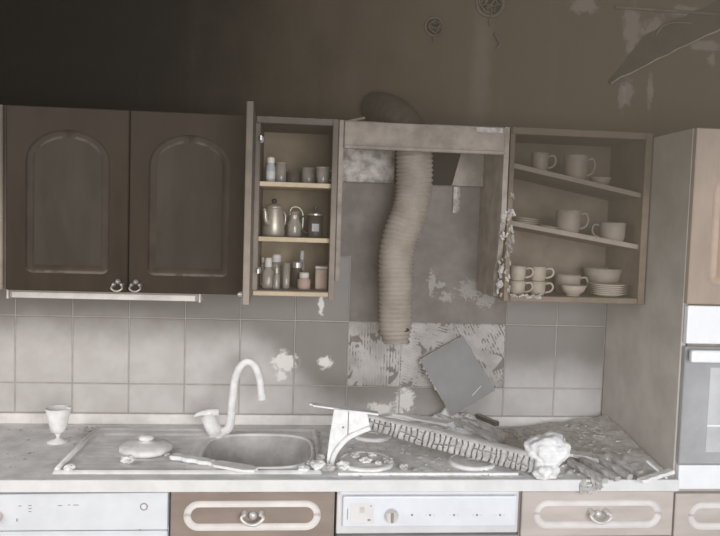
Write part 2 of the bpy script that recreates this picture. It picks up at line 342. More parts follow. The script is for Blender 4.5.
# broken-out electrical boxes with burnt wire, high on the wall
def wall_box(px, py, r, label, n):
    p = W0(px, py); t = thing('junction_box', label, 'electrical box', p, group='burnt junction boxes on the upper wall')
    T = Matrix.Rotation(PI / 2, 4, 'X')
    part('rim', MB().lathe([(r * .80, .0), (r * 1.02, .0), (r * 1.05, .006), (r * .95, .012), (r * .82, .010), (r * .80, 0)], 22, T, False, False), m_wire, t, smooth=True)
    part('cavity', MB().lathe([(r * .82, .001), (r * .80, .004)], 22, T), m_hole, t)
    for q in range(n):
        a0 = random.uniform(0, 6.3); pts = []
        for s_ in range(7):
            a = a0 + s_ * random.uniform(.5, 1.0); rr = r * (.25 + .6 * random.random())
            pts.append((rr * math.cos(a), -.006 - .018 * random.random(), rr * math.sin(a)))
        part('wire', MB().tube(smooth_path(pts, 4), .0034, 6), m_elbow if q % 2 else m_wire, t, smooth=True)
    part('wire', MB().tube(smooth_path([(0, -.006, -r * .4), (.004, -.02, -r * .9), (-.002, -.016, -r * 1.2), (.003, -.008, -r * 1.6)], 4), .003, 6), m_wire, t, smooth=True)
wall_box(434, 27, .038, 'round burnt electrical box, smaller and lower of the two on the dark wall', 4)
wall_box(490, 3, .058, 'larger burnt electrical box with tangled wires at top edge of wall', 7)
p = W0(496, 43); solo('loose_wire', MB(p).tube(smooth_path([W0(494, 34) + Vector((0, -.012, 0)), W0(495, 38) + Vector((0, -.02, 0)), W0(499, 45) + Vector((0, -.012, 0)), W0(495, 50) + Vector((0, -.006, 0))], 5), .0035, 6), m_wire, 'short loose burnt wire end dangling below the larger electrical box', 'wire', smooth=True, loc=p)
# strip for an unclear dark mark and thin pipe at the upper right of the wall
a, b = W0(609, 84), W0(742, 18); d = (b - a).normalized(); nrm = Vector((-d.z, 0, d.x))
sl = MB(a); L = (b - a).length; pts = []
for i in range(15):
    q = a + d * (L * i / 14) + nrm * (random.uniform(-.004, .004)); pts.append(q)
hgt = [.012 + .10 * min(1, i / 5) + random.uniform(-.006, .006) for i in range(15)]
vs = []
for i, q in enumerate(pts):
    vs += [q, q + Vector((0, -.016, 0)), q + nrm * hgt[i] * .5 + Vector((0, -.012, 0)), q + nrm * hgt[i]]
sl.add(vs, [(i * 4 + k, i * 4 + (k + 1) % 4, i * 4 + 4 + (k + 1) % 4, i * 4 + 4 + k) for i in range(14) for k in range(4)] + [(0, 1, 2, 3), (59, 58, 57, 56)])
solo('wall_strip', sl, mat('soot_black_strip', (0.036, 0.029, 0.022), .9, var=.2), 'soot-black slanting strip on the upper wall above the tall oven cabinet', 'board', loc=a)
lip = MB(a).tube([q + Vector((0, -.017, 0)) + nrm * .001 for q in pts], [.0012 + .003 * random.random() for _ in pts], 6)
lp_ = part('ragged_edge', lip, m_grey, bpy.data.objects['wall_strip'])
p = W0(616, 9); solo('wall_pipe', MB(p).tube([W0(614, 8) + Vector((0, -.012, 0)), W0(660, 11) + Vector((0, -.012, 0)), W0(742, 17) + Vector((0, -.012, 0))], .006, 8), m_wire, 'thin smoke-stained pipe running level along the top right of the wall', 'pipe', smooth=True, loc=p)
p = W0(662, 27); solo('wall_cable', MB(p).tube(smooth_path([W0(655, 36) + Vector((0, -.008, 0)), W0(660, 28) + Vector((0, -.015, 0)), W0(670, 24) + Vector((0, -.018, 0)), W0(690, 24) + Vector((0, -.012, 0))], 5), .004, 6), m_wire, 'short curved cable end on the wall just below the thin pipe', 'cable', smooth=True, loc=p)

# ------------------------------------------------------------------ wall cabinets
ZB, ZTOP = ZC + 0.5439, ZC + 1.161
UY = -0.3218
def pull(parent, x, z, off, mt=None, w_=.032, y=UY):
    """hanging bail pull"""
    o = Vector(off); m = MB(off)
    for s in (-1, 1): m.lathe([(.0065, 0), (.0075, .004), (.004, .010), (.0055, .016), (.002, .019)], 10, Matrix.Translation((x + s * w_ * .42, y, z)) @ Matrix.Rotation(PI / 2, 4, 'X'))
    m.lathe([(.008, 0), (.010, .006), (.006, .014), (.001, .018)], 10, Matrix.Translation((x, y, z + .010)) @ Matrix.Rotation(PI / 2, 4, 'X'))
    m.tube(smooth_path([(x - w_ * .45, y - .014, z), (x - w_ * .55, y - .022, z - .012), (x - w_ * .2, y - .026, z - .020), (x + w_ * .2, y - .026, z - .020), (x + w_ * .55, y - .022, z - .012), (x + w_ * .45, y - .014, z)], 4), .0035, 7)
    return part('handle', m, mt or m_handle, parent, smooth=True)
PROF = [(.004, .013), (.010, .011), (.018, .011), (.028, .017)]
def carcass(root, off, x0, x1, mt, mtin, top=True, bottom=True, back=True, y1=UY + .022):
    t = .017
    part('side_panel', MB(off).box(x0, x0 + t, y1, -.005, ZB, ZTOP), mt, root, bevel=.0015); part('side_panel', MB(off).box(x1 - t, x1, y1, -.005, ZB, ZTOP), mt, root, bevel=.0015)
    if top: part('top_panel', MB(off).box(x0 + t, x1 - t, y1, -.005, ZTOP - t, ZTOP), mt, root)
    if bottom: part('bottom_panel', MB(off).box(x0 + t, x1 - t, y1, -.005, ZB, ZB + t), mt, root)
    if back: part('back_panel', MB(off).box(x0 + t, x1 - t, -.018, -.012, ZB + t, ZTOP - t), mtin, root)
# double-door cabinet
xl = -OC - 2 * DW
o = (xl, 0, ZB); cab = thing('wall_cabinet', 'soot-darkened double-door wall cabinet with arched panels above the sink drainer', 'cabinet', o)
carcass(cab, o, xl, -OC - .002, m_doorL, m_carcin)
for i in (0, 1):
    x = xl + i * DW + .002
    T = Matrix.Translation((x, UY + .020, ZB + .001))
    dr = routed_front('door', cab, DW - .004, ZTOP - ZB - .002, .020, (.062, DW - .066, .060, ZTOP - ZB - .075, (DW - .128) / 2, .105, .025, .025), PROF, T, (m_doorL, m_mouldL, m_panelL), o)
    pull(dr, x + (DW - .034 if i == 0 else .026), ZB + .028, o)
# next cabinet at far left, only its edge shows
o = (xl - .42, 0, ZB); cab2 = thing('wall_cabinet', 'wall cabinet at the left edge of the photo, only its lighter brown edge showing', 'cabinet', o)
carcass(cab2, o, xl - .42, xl - .006, m_carc, m_carcin)
routed_front('door', cab2, .408, ZTOP - ZB - .002, .020, (.062, .346, .060, ZTOP - ZB - .075, .142, .105, .025, .025), PROF, Matrix.Translation((xl - .418, UY + .020, ZB + .001)), (m_carc, m_mouldL, m_panelL), o)
# under-cabinet lamp
a, b = on_y(12, 295, -.24), on_y(200, 296, -.24)
o = (a.x, -.24, ZB - .03); lamp = thing('strip_light', 'long slim strip light fixed under the dark double-door wall cabinet', 'light', o)
part('housing', MB(o).box(a.x, b.x, -.27, -.20, ZB - .032, ZB - .001), m_lampgrey, lamp, bevel=.004)
part('diffuser', MB(o).box(a.x + .012, b.x - .012, -.274, -.2705, ZB - .030, ZB - .010), m_whitelab, lamp, bevel=.001)
part('end_cap', MB(o).box(b.x, b.x + .006, -.272, -.198, ZB - .034, ZB - .001), m_whitelab, lamp); part('end_cap', MB(o).box(a.x - .006, a.x, -.272, -.198, ZB - .034, ZB - .001), m_whitelab, lamp)
# narrow cabinet with its door swung open
ox0, ox1 = -OC + .016, HL - .002
o = (ox0, 0, ZB); oc = thing('wall_cabinet', 'narrow wall cabinet with its door swung open showing jars on cream shelves', 'cabinet', o)
carcass(oc, o, ox0, ox1, m_carc, m_carcin)
part('face_edge', MB(o).box(ox1 - .020, ox1, UY + .004, UY + .0215, ZB - .012, ZTOP), m_carc, oc, bevel=.002)
part('face_edge', MB(o).box(ox0 + .004, ox1 - .020, UY + .006, UY + .0215, ZTOP - .022, ZTOP), m_carc, oc, bevel=.002)
part('face_edge', MB(o).box(ox0 + .004, ox1 - .020, UY + .006, UY + .0215, ZB, ZB + .016), m_shelf, oc, bevel=.002)
SH = []
for py in (182.5, 237.5):
    z = on_y(295, py, UY + .03).z; SH.append(z)
    part('shelf', MB(o).box(ox0 + .0175, ox1 - .0175, UY + .03, -.019, z - .016, z), m_shelf, oc, bevel=.001)
SH.append(ZB + .017)
for zz in (ZTOP - .075, ZB + .085):
    T = Matrix.Translation((ox0 + .017, UY + .045, zz)) @ Matrix.Rotation(PI / 2, 4, 'Y')
    part('hinge', MB(o).lathe([(.012, 0), (.012, .006), (.008, .010)], 12, T).box(ox0 + .018, ox0 + .024, UY - .005, UY + .05, zz - .008, zz + .008), m_chrome, oc)
ow = ox1 - ox0 - .004; A = math.radians(-88.3)
T = Matrix.Translation((ox0 + .001, UY + .004, ZB - .002)) @ Matrix.Rotation(A, 4, 'Z') @ Matrix.Translation((0, 0, 0))
od = routed_front('door', oc, ow, ZTOP - ZB + .004, .020, (.055, ow - .055, .060, ZTOP - ZB - .075, (ow - .11) / 2, .085, .025, .025), PROF, T, (m_carc, m_mouldL, m_panelL), o)
hb = MB(o); hb.lathe([(.008, 0), (.010, .006), (.006, .014), (.001, .018)], 10, T @ Matrix.Translation((ow - .03, -.02, .03)) @ Matrix.Rotation(PI / 2, 4, 'X')); part('knob', hb, m_handle, od, smooth=True)

# ------------------------------------------------------------------ crockery and jars
def vessel(prof_out, th=.0035):
    """closed profile from outer points (r,z): adds an inner wall"""
    inn = [(max(r - th, .001), z) for r, z in prof_out[::-1]]; inn = [(r, max(z, prof_out[0][1] + th)) for r, z in inn]
    return prof_out + inn
def place(px, py, Y, z): p = on_y(px, py, Y); return (p.x, Y, z)
IY = -.20
def jar(px, z, Y, r, h, body, lidm, label, cat='jar', name='jar', neck=.75, lid_h=.018, band=None, group='jars and bottles in the narrow open cabinet', neckh=.25):
    p = on_y(px, 240, Y); t = thing(name, label, cat, (p.x, Y, z + .0005), group=group)
    part('body', MB().lathe([(r * .92, 0), (r, .006), (r, h * (1 - neckh)), (r * neck, h * (1 - neckh * .45)), (r * neck, h)], 18), body, t, smooth=True)
    part('lid', MB().lathe([(r * neck * 1.08, h - .003), (r * neck * 1.10, h + lid_h * .8), (r * neck * .9, h + lid_h)], 18), lidm, t, smooth=False)
    if band: part('paper_label', MB().lathe([(r * 1.012, h * .18), (r * 1.012, h * .55)], 18, None, False, False), band, t, smooth=True)
    return t
def glass(px, z, Y, r0, r1, h, mt, label, name='drinking_glass', cat='glass', handle=False, group='jars and bottles in the narrow open cabinet'):
    p = on_y(px, 240, Y); t = thing(name, label, cat, (p.x, Y, z + .0005), group=group)
    part('bowl', MB().lathe(vessel([(r0 * .9, 0), (r0, .004), (r1, h)], .003), 18, None, True, True), mt, t, smooth=True)
    part('rim', MB().lathe([(r1 - .003, h - .001), (r1 + .0008, h - .001), (r1 + .0008, h + .002), (r1 - .003, h + .002), (r1 - .003, h - .001)], 18, None, False, False), mt, t, smooth=True)
    if handle: part('handle', MB().tube(smooth_path([(r1 * .95, 0, h * .85), (r1 + .022, 0, h * .8), (r1 + .022, 0, h * .4), (r1 * .9, 0, h * .25)], 5), .004, 7), mt, t, smooth=True)
    return t
z1, z2, z3 = SH
jar(269, z1, -.22, .017, .072, m_blue, m_whitelab, 'small pale bottle with white cap at the left of the top shelf', 'bottle', 'spice_bottle', band=m_whitelab)
glass(279, z1, -.16, .020, .021, .075, m_glass, 'plain straight glass beside the pale bottle on the top shelf')
glass(291, z1, -.13, .026, .026, .045, m_dkjar, 'low dark tumbler at the middle of the top shelf', 'tumbler')
glass(307, z1, -.13, .026, .028, .062, m_glass, 'dim wide glass left of the handled glass cup on the top shelf')
glass(321, z1, -.22, .020, .027, .060, m_glass, 'flared glass cup with handle at the right of the top shelf', 'glass_cup', 'cup', True)
# coffee pot
p = on_y(273.5, 235, -.20); t = thing('coffee_pot', 'steel coffee pot with black knob on the middle shelf of the open cabinet', 'coffee pot', (p.x, -.20, z2 + .0005), (0, 0, .95), group='pots on the middle shelf of the open cabinet')
part('body', MB().lathe([(.038, 0), (.041, .004), (.038, .05), (.031, .098), (.030, .102)], 22), m_steel, t, smooth=True)
part('lid', MB().lathe([(.031, .102), (.029, .108), (.016, .116), (.006, .119)], 20), m_steel, t, smooth=True)
part('knob', MB().lathe([(.005, .118), (.010, .124), (.010, .131), (.004, .136)], 12), m_black, t, smooth=True)
part('spout', MB().tube(smooth_path([(-.036, 0, .045), (-.048, 0, .062), (-.052, 0, .088), (-.060, 0, .098)], 4), [.010] * 4 + [.008] * 4 + [.006] * 5, 9), m_steel, t, smooth=True)
part('handle', MB().tube(smooth_path([(.033, 0, .088), (.056, -.006, .086), (.060, -.006, .05), (.041, 0, .022)], 5), .005, 8), m_steel, t, smooth=True)
# carafe
p = on_y(294, 235, -.18); t = thing('carafe', 'small dark glass carafe with arched handle next to the coffee pot', 'carafe', (p.x, -.18, z2 + .0005), group='pots on the middle shelf of the open cabinet')
part('body', MB().lathe(vessel([(.024, 0), (.027, .006), (.025, .045), (.014, .075), (.017, .092)], .003), 18), m_glass, t, smooth=True)
part('collar', MB().lathe([(.0165, .066), (.0175, .066), (.0165, .078), (.0150, .078)], 18, None, True, True), m_steel, t)
part('handle', MB().tube(smooth_path([(-.016, 0, .078), (-.012, 0, .104), (.012, 0, .108), (.030, 0, .085), (.030, 0, .03)], 5), .0038, 7), m_steel, t, smooth=True)
# press pot
p = on_y(315, 235, -.18); t = thing('french_press', 'small dark press pot with pale label on right of the middle shelf', 'coffee press', (p.x, -.18, z2 + .0005), group='pots on the middle shelf of the open cabinet')
part('beaker', MB().lathe([(.026, 0), (.028, .004), (.028, .080)], 18), m_dkjar, t, smooth=True)
part('lid', MB().lathe([(.030, .080), (.030, .086), (.010, .092)], 18), m_handle, t)
part('plunger_knob', MB().lathe([(.003, .092), (.003, .102), (.008, .104), (.008, .112)], 10), m_black, t)
part('handle', MB().tube(smooth_path([(-.027, 0, .072), (-.050, 0, .072), (-.052, 0, .03), (-.027, 0, .014)], 5), .005, 7), m_black, t, smooth=True)
part('paper_label', MB().box(-.013, .013, -.0305, -.029, .022, .05), m_blue, t)
# bottom shelf
jar(263.5, z3, -.12, .011, .090, m_glass, m_steel, 'thin glass bottle at far left of the bottom shelf', 'bottle', 'bottle')
jar(269, z3, -.22, .022, .080, m_glass, m_whitelab, 'clear jar with wide pale stopper at left of the bottom shelf', 'jar', 'glass_jar', .55, .03)
jar(277, z3, -.15, .020, .095, m_glass, m_whitelab, 'taller glass jar with pale cap behind the stoppered jar', 'jar', 'glass_jar', .8, .025)
jar(277.5, z3, -.24, .012, .060, m_glass, m_steel, 'little cruet with metal top at the front of the bottom shelf', 'cruet', 'cruet', .6)
glass(287, z3, -.22, .013, .014, .090, m_glass, 'tall narrow glass in the middle of the bottom shelf')
jar(298, z3, -.14, .022, .075, m_dkjar, m_handle, 'dark jar behind the pinkish round jar on the bottom shelf', 'jar', 'dark_jar', .85, .02)
jar(305, z3, -.22, .024, .045, m_pink, m_whitelab, 'squat pinkish round jar with pale lid on the bottom shelf', 'jar', 'round_jar', .7, .016)
jar(302.5, z3, -.12, .012, .105, m_glass, m_blue, 'slim bottle with blue-grey cap rising behind the pinkish jar', 'bottle', 'bottle', .6, .03)
p = on_y(321, 280, -.20); t = thing('storage_canister', 'square pinkish storage canister at right of the bottom shelf', 'canister', (p.x, -.20, z3 + .0005), group='jars and bottles in the narrow open cabinet')
part('body', MB().box(-.022, .022, -.03, .03, 0, .075), m_pink, t, bevel=.004); part('lid', MB().box(-.0235, .0235, -.032, .032, .0752, .085), m_whitelab, t, bevel=.003)

# ------------------------------------------------------------------ hood cabinet and duct
o = (HL, 0, ZB); hood = thing('hood_cabinet', 'gutted extractor-hood cabinet frame with scorched boards above the hob', 'hood cabinet', o)
def zy(px, py, Y): return on_y(px, py, Y).z
part('side_panel', MB(o).box(HL, HL + .017, UY + .01, -.005, ZB + .055, ZTOP), m_grey, hood, bevel=.002)
# right side panel, burnt ragged towards its bottom
rp = MB(o); prof = []
zz = ZB + .01
edge = []
for i in range(17):
    f = i / 16; z = ZB + .01 + f * (ZTOP - ZB - .01); inset = (.055 * (1 - f / .45) + random.uniform(0, .028)) if f < .45 else random.uniform(0, .003)
    edge.append((UY + .008 + max(0, inset), z))
poly = edge + [(-.005, ZTOP), (-.005, ZB + .01)]
n = len(poly)
rp.add([(HR - .018, y, z) for y, z in poly] + [(HR, y, z) for y, z in poly], [tuple(range(n)), tuple(range(2 * n - 1, n - 1, -1))] + [(i, i + n, (i + 1) % n + n, (i + 1) % n) for i in range(n)])
part('side_panel', rp, m_grey, hood)
ch = MB(o)
for i in range(26):
    f = random.random() ** 1.3 * .55; z = ZB + .01 + f * (ZTOP - ZB); s = random.uniform(.003, .0075)
    ch.box(-s * .8, s * .8, -s * .7, s * .7, -s * 1.6, s * 1.6, Matrix.Translation((HR - .009 + random.uniform(-.008, .012), UY + .012 + (.05 * max(0, 1 - f / .45)) * random.random(), z)) @ Matrix.Rotation(random.uniform(-.5, .5), 4, 'Y') @ Matrix.Rotation(random.uniform(-.5, .5), 4, 'X'), s * .3)
tag(part('charred_edge', ch, m_flake, hood), kind='stuff')
zr0, zr1 = zy(425, 151.5, UY), ZTOP
part('front_rail', MB(o).box(HL + .018, HR - .019, UY, UY + .018, zr0, zr1 - .004), m_grey, hood, bevel=.003)
part('rail_lip', MB(o).box(HL + .018, HR - .019, UY - .008, UY - .0005, zr0, zr0 + .012), m_grey, hood, bevel=.003)
q0, q1 = on_y(476, 131, UY), on_y(505, 131, UY)
part('torn_strip', MB(o).box(q0.x, q1.x - .01, UY - .005, UY - .0005, zr1 - .024, zr1 - .006), m_flake, hood, bevel=.001)
part('top_board', MB(o).box(HL + .018, HL + .155, UY + .019, -.005, ZTOP - .016, ZTOP), m_grey, hood); part('top_board', MB(o).box(HL + .33, HR - .019, UY + .019, -.005, ZTOP - .016, ZTOP), m_grey, hood)
YB = -.045
bz0, bz1 = zy(400, 183.5, YB), zy(400, 125, YB)
xa, xb = on_y(394.5, 170, YB).x, on_y(462, 155, YB).x
part('back_board', MB(o).box(HL + .018, xa, YB, YB + .012, bz0, bz1), m_flake, hood, bevel=.002)
part('back_board', MB(o).prism([(on_y(452, 184, YB).x, bz0), (HR - .019, bz0), (HR - .019, bz1), (xb + .02, bz1)], YB, YB + .012), m_grey, hood)
part('gap_shade_sheet', MB(o).prism([(xa + .002, bz0), (on_y(452, 184, YB).x - .002, bz0), (xb + .018, bz1), (xa + .002, bz1)], YB + .013, YB + .016), m_hole, hood)  # near-black sheet painted as the shade in the opening
part('batten', MB(o).box(on_y(455, 200, YB).x, on_y(459, 200, YB).x, -.012, -.002, zy(457, 213, 0), zy(457, 187, 0)), m_flake, hood)
p1_, p2_ = on_y(345, 118, UY + .1), on_y(365, 112, UY + .1)
solo('wood_splinter', MB((p1_.x, UY + .1, ZTOP)).box(0, .075, -.006, .006, 0, .008, Matrix.Translation((p1_.x, UY + .1, ZTOP + .001)) @ Matrix.Rotation(-.25, 4, 'Y')), m_grey, 'pale wood splinter lying on top of the hood cabinet by the duct bend', 'splinter', loc=(p1_.x, UY + .1, ZTOP))

DY = -.17
raw = [(414, 148, DY), (414.5, 179, DY), (411, 207, DY), (401, 234, DY), (396, 258, DY), (395.5, 297, DY), (395.5, 328, DY), (396, 342, DY)]
pts = smooth_path([on_y(*r) for r in raw], 40)
# resample evenly, then corrugate
def resample(pts, step):
    out = [pts[0]]; acc = 0
    for a_, b_ in zip(pts, pts[1:]):
        d_ = (b_ - a_).length
        while acc + d_ >= step:
            a_ = a_ + (b_ - a_).normalized() * (step - acc); d_ = (b_ - a_).length; out.append(a_.copy()); acc = 0
        acc += d_
    return out
pts = resample(pts, .00415)
rad = []
for i in range(len(pts)):
    f = i / (len(pts) - 1); base = .0655 - .006 * max(0, (f - .5) * 2)
    if f > .93: base -= .012 * (f - .93) / .07
    rad.append(base + .0036 * math.cos(i / 4 * 2 * PI))
ph = [random.uniform(-.02, .02) for _ in range(len(pts) + 1)]
root = pts[0].copy()
duct = thing('exhaust_duct', 'corrugated flexible exhaust duct hanging from the hood cabinet over the hob', 'duct', root)
part('hose', MB(root).tube(pts, rad, 32, cap=False, rfun=lambda i, a: 1 + .018 * math.sin(2 * a + i * .02) + .012 * noise.noise(Vector((math.cos(a) * 2, math.sin(a) * 2, i * .05)))), m_duct, duct, smooth=True)
part('end_rim', MB(root).tube([pts[-1] + Vector((.048 * math.cos(a), .048 * math.sin(a), .004 * math.sin(3 * a))) for a in [2 * PI * k / 28 for k in range(29)]], .004, 6), m_duct, duct, smooth=True)
q = on_y(406, 330, DY - .05); part('tear_shade_patch', MB(root).lathe([(.002, -.004), (.011, -.002), (.011, .002), (.002, .004)], 10, Matrix.Translation(q) @ Matrix.Rotation(PI / 2 - .2, 4, 'X') @ Matrix.Diagonal((1.2, .6, 1, 1))), m_hole, duct)  # dark patch on the hose, painted as the shade in a hole
el = smooth_path([on_y(414, 150, DY), on_y(411, 134, DY), on_y(400, 118, -.15), on_y(386, 110, -.09), on_y(376, 108, -.012)], 10)
part('elbow', MB(root).tube(el, [.062 + .0012 * math.cos(i * 2) for i in range(len(el))], 28), m_elbow, duct, smooth=True)

# ------------------------------------------------------------------ open corner cabinet with crockery
o = (HR + .004, 0, ZB); cx0, cx1 = HR + .004, WR - .006
cc = thing('corner_cabinet', 'doorless smoke-coated wall cabinet with tilted shelves of cups and bowls', 'cabinet', o)
carcass(cc, o, cx0, cx1, m_corner, m_corner, y1=UY + .006)
part('face_edge', MB(o).box(cx1 - .024, cx1, UY - .004, UY + .0055, ZB, ZTOP), m_corner, cc, bevel=.002)
part('face_edge', MB(o).box(cx0 + .002, cx1 - .025, UY - .004, UY + .0055, ZTOP - .024, ZTOP), m_corner, cc, bevel=.002)
part('face_edge', MB(o).box(cx0 + .02, cx1 - .025, UY - .004, UY + .0055, ZB, ZB + .020), m_shelf if False else m_corner, cc, bevel=.002)
ch = MB(o)
for i in range(34):
    f = random.random() ** 1.2 * .62; z = ZB + .015 + f * (ZTOP - ZB); s = random.uniform(.003, .007)
    ch.box(-s * .7, s * .7, -s * .7, s * .7, -s * 1.8, s * 1.8, Matrix.Translation((cx0 + .012 + random.uniform(-.012, .010), UY + .003 + random.uniform(-.004, .006), z)) @ Matrix.Rotation(random.uniform(-.6, .6), 4, 'Y') @ Matrix.Rotation(random.uniform(-.5, .5), 4, 'X'), s * .35)
for i in range(16):
    s = random.uniform(.003, .007); ch.box(-s * 1.6, s * 1.6, -s, s, -s * .7, s * .7, Matrix.Translation((cx0 + .02 + random.random() * .11, UY - .002, ZB + .020 + random.uniform(-.004, .004))) @ Matrix.Rotation(random.uniform(-.6, .6), 4, 'Y'), s * .3)
tag(part('charred_edge', ch, m_flake, cc), kind='stuff')
SHT = []
for (pa, pb) in (((520, 164.5), (632, 191)), ((516, 221.5), (632, 243.5))):
    a, b = on_y(*pa, UY + .02), on_y(*pb, UY + .02); sl_ = (b.z - a.z) / (b.x - a.x)
    xs, xe = cx0 + .0175, cx1 - .0175; za, zb = a.z + sl_ * (xs - a.x), a.z + sl_ * (xe - a.x)
    part('shelf', MB(o).prism([(xs, za - .017), (xe, zb - .017), (xe, zb), (xs, za)], UY + .02, -.019), m_cup, cc)
    SHT.append((a.x, a.z, sl_))
def sz(i, x): return SHT[i][1] + SHT[i][2] * (x - SHT[i][0])
GC = 'crockery in the doorless corner cabinet'
def cup(loc, r, h, ang, label, rot=0.0, mt=None):
    t = thing('cup', label, 'cup', loc, (0, rot, 0), GC); mt = mt or m_cup
    part('bowl', MB().lathe(vessel([(r * .80, 0), (r * .86, .004), (r * .97, h * .3), (r, h * .7), (r * 1.02, h)], .003), 22), mt, t, smooth=True)
    ca, sa = math.cos(ang), math.sin(ang)
    hp = [(r * .96, h * .84), (r + .018, h * .88), (r + .026, h * .62), (r + .018, h * .34), (r * .93, h * .22)]
    part('handle', MB().tube(smooth_path([(q[0] * ca, q[0] * sa, q[1]) for q in hp], 5), .0042, 7), mt, t, smooth=True)
    return t
def bowl(loc, r, h, label, cat='bowl', name='bowl', mt=None):
    t = solo(name, MB().lathe(vessel([(r * .45, 0), (r * .48, .006), (r * .80, h * .45), (r, h)], .004), 28), mt or m_cup, label, cat, GC, smooth=True, loc=loc)
    part('foot_ring', MB().lathe([(r * .46, 0), (r * .5, 0), (r * .5, .004), (r * .46, .004)], 24), mt or m_cup, t); return t
yy = UY + .075
def cupat(px, Y, i, r, h, ang, label, dz=0, rot=0.0):
    x = on_y(px, 200, Y).x; return cup((x, Y, (sz(i, x) if i is not None else ZB + .0175) + dz), r, h, ang, label, rot)
cupat(538, yy, 0, .031, .070, -.2, 'small dim cup with handle at left of the top tilted shelf', -.004)
cupat(574, yy, 0, .043, .094, -.15, 'tall mug with big handle in the middle of the top tilted shelf', -.006)
x = on_y(600, 180, yy).x; bowl((x, yy, sz(0, x) - .006), .040, .035, 'low dim dish right of the tall mug on the top shelf', 'dish', 'dish')
cupat(569, yy, 1, .045, .086, -.3, 'rounded mug in the middle of the second tilted shelf', -.006)
cupat(614, yy, 1, .046, .072, 2.8, 'wide dim mug at the right end of the second tilted shelf', -.006)
x = on_y(524, 220, yy).x
for i in range(3):
    solo('saucer', MB().lathe(vessel([(.02, 0), (.025, .003), (.056, .012)], .003), 28), m_cup, ('bottom', 'middle', 'top')[i] + ' saucer of the little stack at left end of the second shelf', 'saucer', GC, smooth=True, loc=(x, yy, sz(1, x) - .006 + i * .0075), rot=(0, .08, 0))
x = on_y(548, 222, yy).x; solo('saucer', MB().lathe(vessel([(.018, 0), (.022, .003), (.045, .009)], .003), 28), m_cup, 'single flat saucer between the saucer stack and rounded mug', 'saucer', GC, smooth=True, loc=(x, yy, sz(1, x) - .002), rot=(0, .16, 0))
zb = ZB + .0175; hb = .053
for px, Y, s_ in ((521, UY + .055, 'left'), (541.5, UY + .055, 'right')):
    cupat(px, Y, None, .0285, hb, -.35, 'lower cup of the %s stack of two cups on cabinet bottom' % s_, 0.0005)
    cupat(px, Y, None, .0285, hb, -.35, 'upper cup of the %s stack of two cups on cabinet bottom' % s_, hb + .001)
x = on_y(573, 290, UY + .07).x; bowl((x, UY + .07, zb + .0005), .049, .040, 'small pale bowl at front of the cabinet bottom, beside the stacked cups')
x = on_y(568, 280, UY + .17).x; cup((x, UY + .175, zb + .0005), .048, .072, -.4, 'wide teacup standing behind the small pale bowl')
x = on_y(607, 292, UY + .09).x
for i in range(6): solo('plate', MB().lathe(vessel([(.035, 0), (.04, .003), (.073, .014)], .0035), 30), m_cup, ('lowest', 'second lowest', 'third lowest', 'third highest', 'second highest', 'topmost')[i] + ' plate of the stack at right on the cabinet bottom', 'plate', GC, smooth=True, loc=(x, UY + .09, zb + .0005 + i * .0068))
x = on_y(604, 270, UY + .21).x; bowl((x, UY + .215, zb + .0005), .078, .098, 'large dim bowl behind the stack of plates')

# ------------------------------------------------------------------ tall oven cabinet
TF = -.60; TZ = ZC + 1.147; tx0, tx1 = WR, WR + .60
o = (tx0, 0, 0); tall = thing('tall_cabinet', 'tall oven cabinet with smoke-stained side panel and pink-beige door', 'cabinet', o)
t_ = .018
part('side_panel', MB(o).box(tx0, tx0 + t_, TF + .022, -.005, .08, TZ), m_tallside, tall, bevel=.002); part('side_panel', MB(o).box(tx1 - t_, tx1, TF + .022, -.005, .08, TZ), m_tallside, tall, bevel=.002)
part('top_panel', MB(o).box(tx0 + t_, tx1 - t_, TF + .022, -.005, TZ - t_, TZ), m_tallside, tall)
part('plinth', MB(o).box(tx0, tx1, TF + .06, TF + .078, 0, .08), m_wood, tall)
zd = on_y(691, 304.5, TF).z; zo0 = on_y(677, 489, TF).z
part('oven_shelf', MB(o).box(tx0 + t_, tx1 - t_, TF + .03, -.01, zo0 - .022, zo0 - .004), m_wood, tall); part('oven_shelf', MB(o).box(tx0 + t_, tx1 - t_, TF + .03, -.01, zd + .004, zd + .02), m_wood, tall)
routed_front('door', tall, .596, TZ - zd - .003, .020, (.066, .530, .062, TZ - zd - .080, .232, .13, .03, .03), PROF, Matrix.Translation((tx0 + .002, TF + .020, zd + .001)), (m_woodup, m_tmould, m_tpan), o)
zq1, zq0 = on_y(676, 494, TF).z, on_y(676, 494, TF).z - .150
DPROF = [(.005, .014), (.012, .0125), (.017, .0135), (.022, .017)]
dr = routed_front('drawer', tall, .596, zq1 - zq0, .020, (.046, .550, .028, zq1 - zq0 - .028, .047, .047, .047, .047), DPROF, Matrix.Translation((tx0 + .002, TF + .020, zq0)), (m_wood, m_wmould, m_wpan), o)
pull(dr, tx0 + .30, (zq0 + zq1) / 2 + .004, o, m_chrome, .06, TF)
dr = routed_front('door', tall, .596, zq0 - .004 - .085, .020, (.066, .530, .062, zq0 - .15, .03, .03, .03, .03), PROF, Matrix.Translation((tx0 + .002, TF + .020, .085)), (m_wood, m_wmould, m_wpan), o)
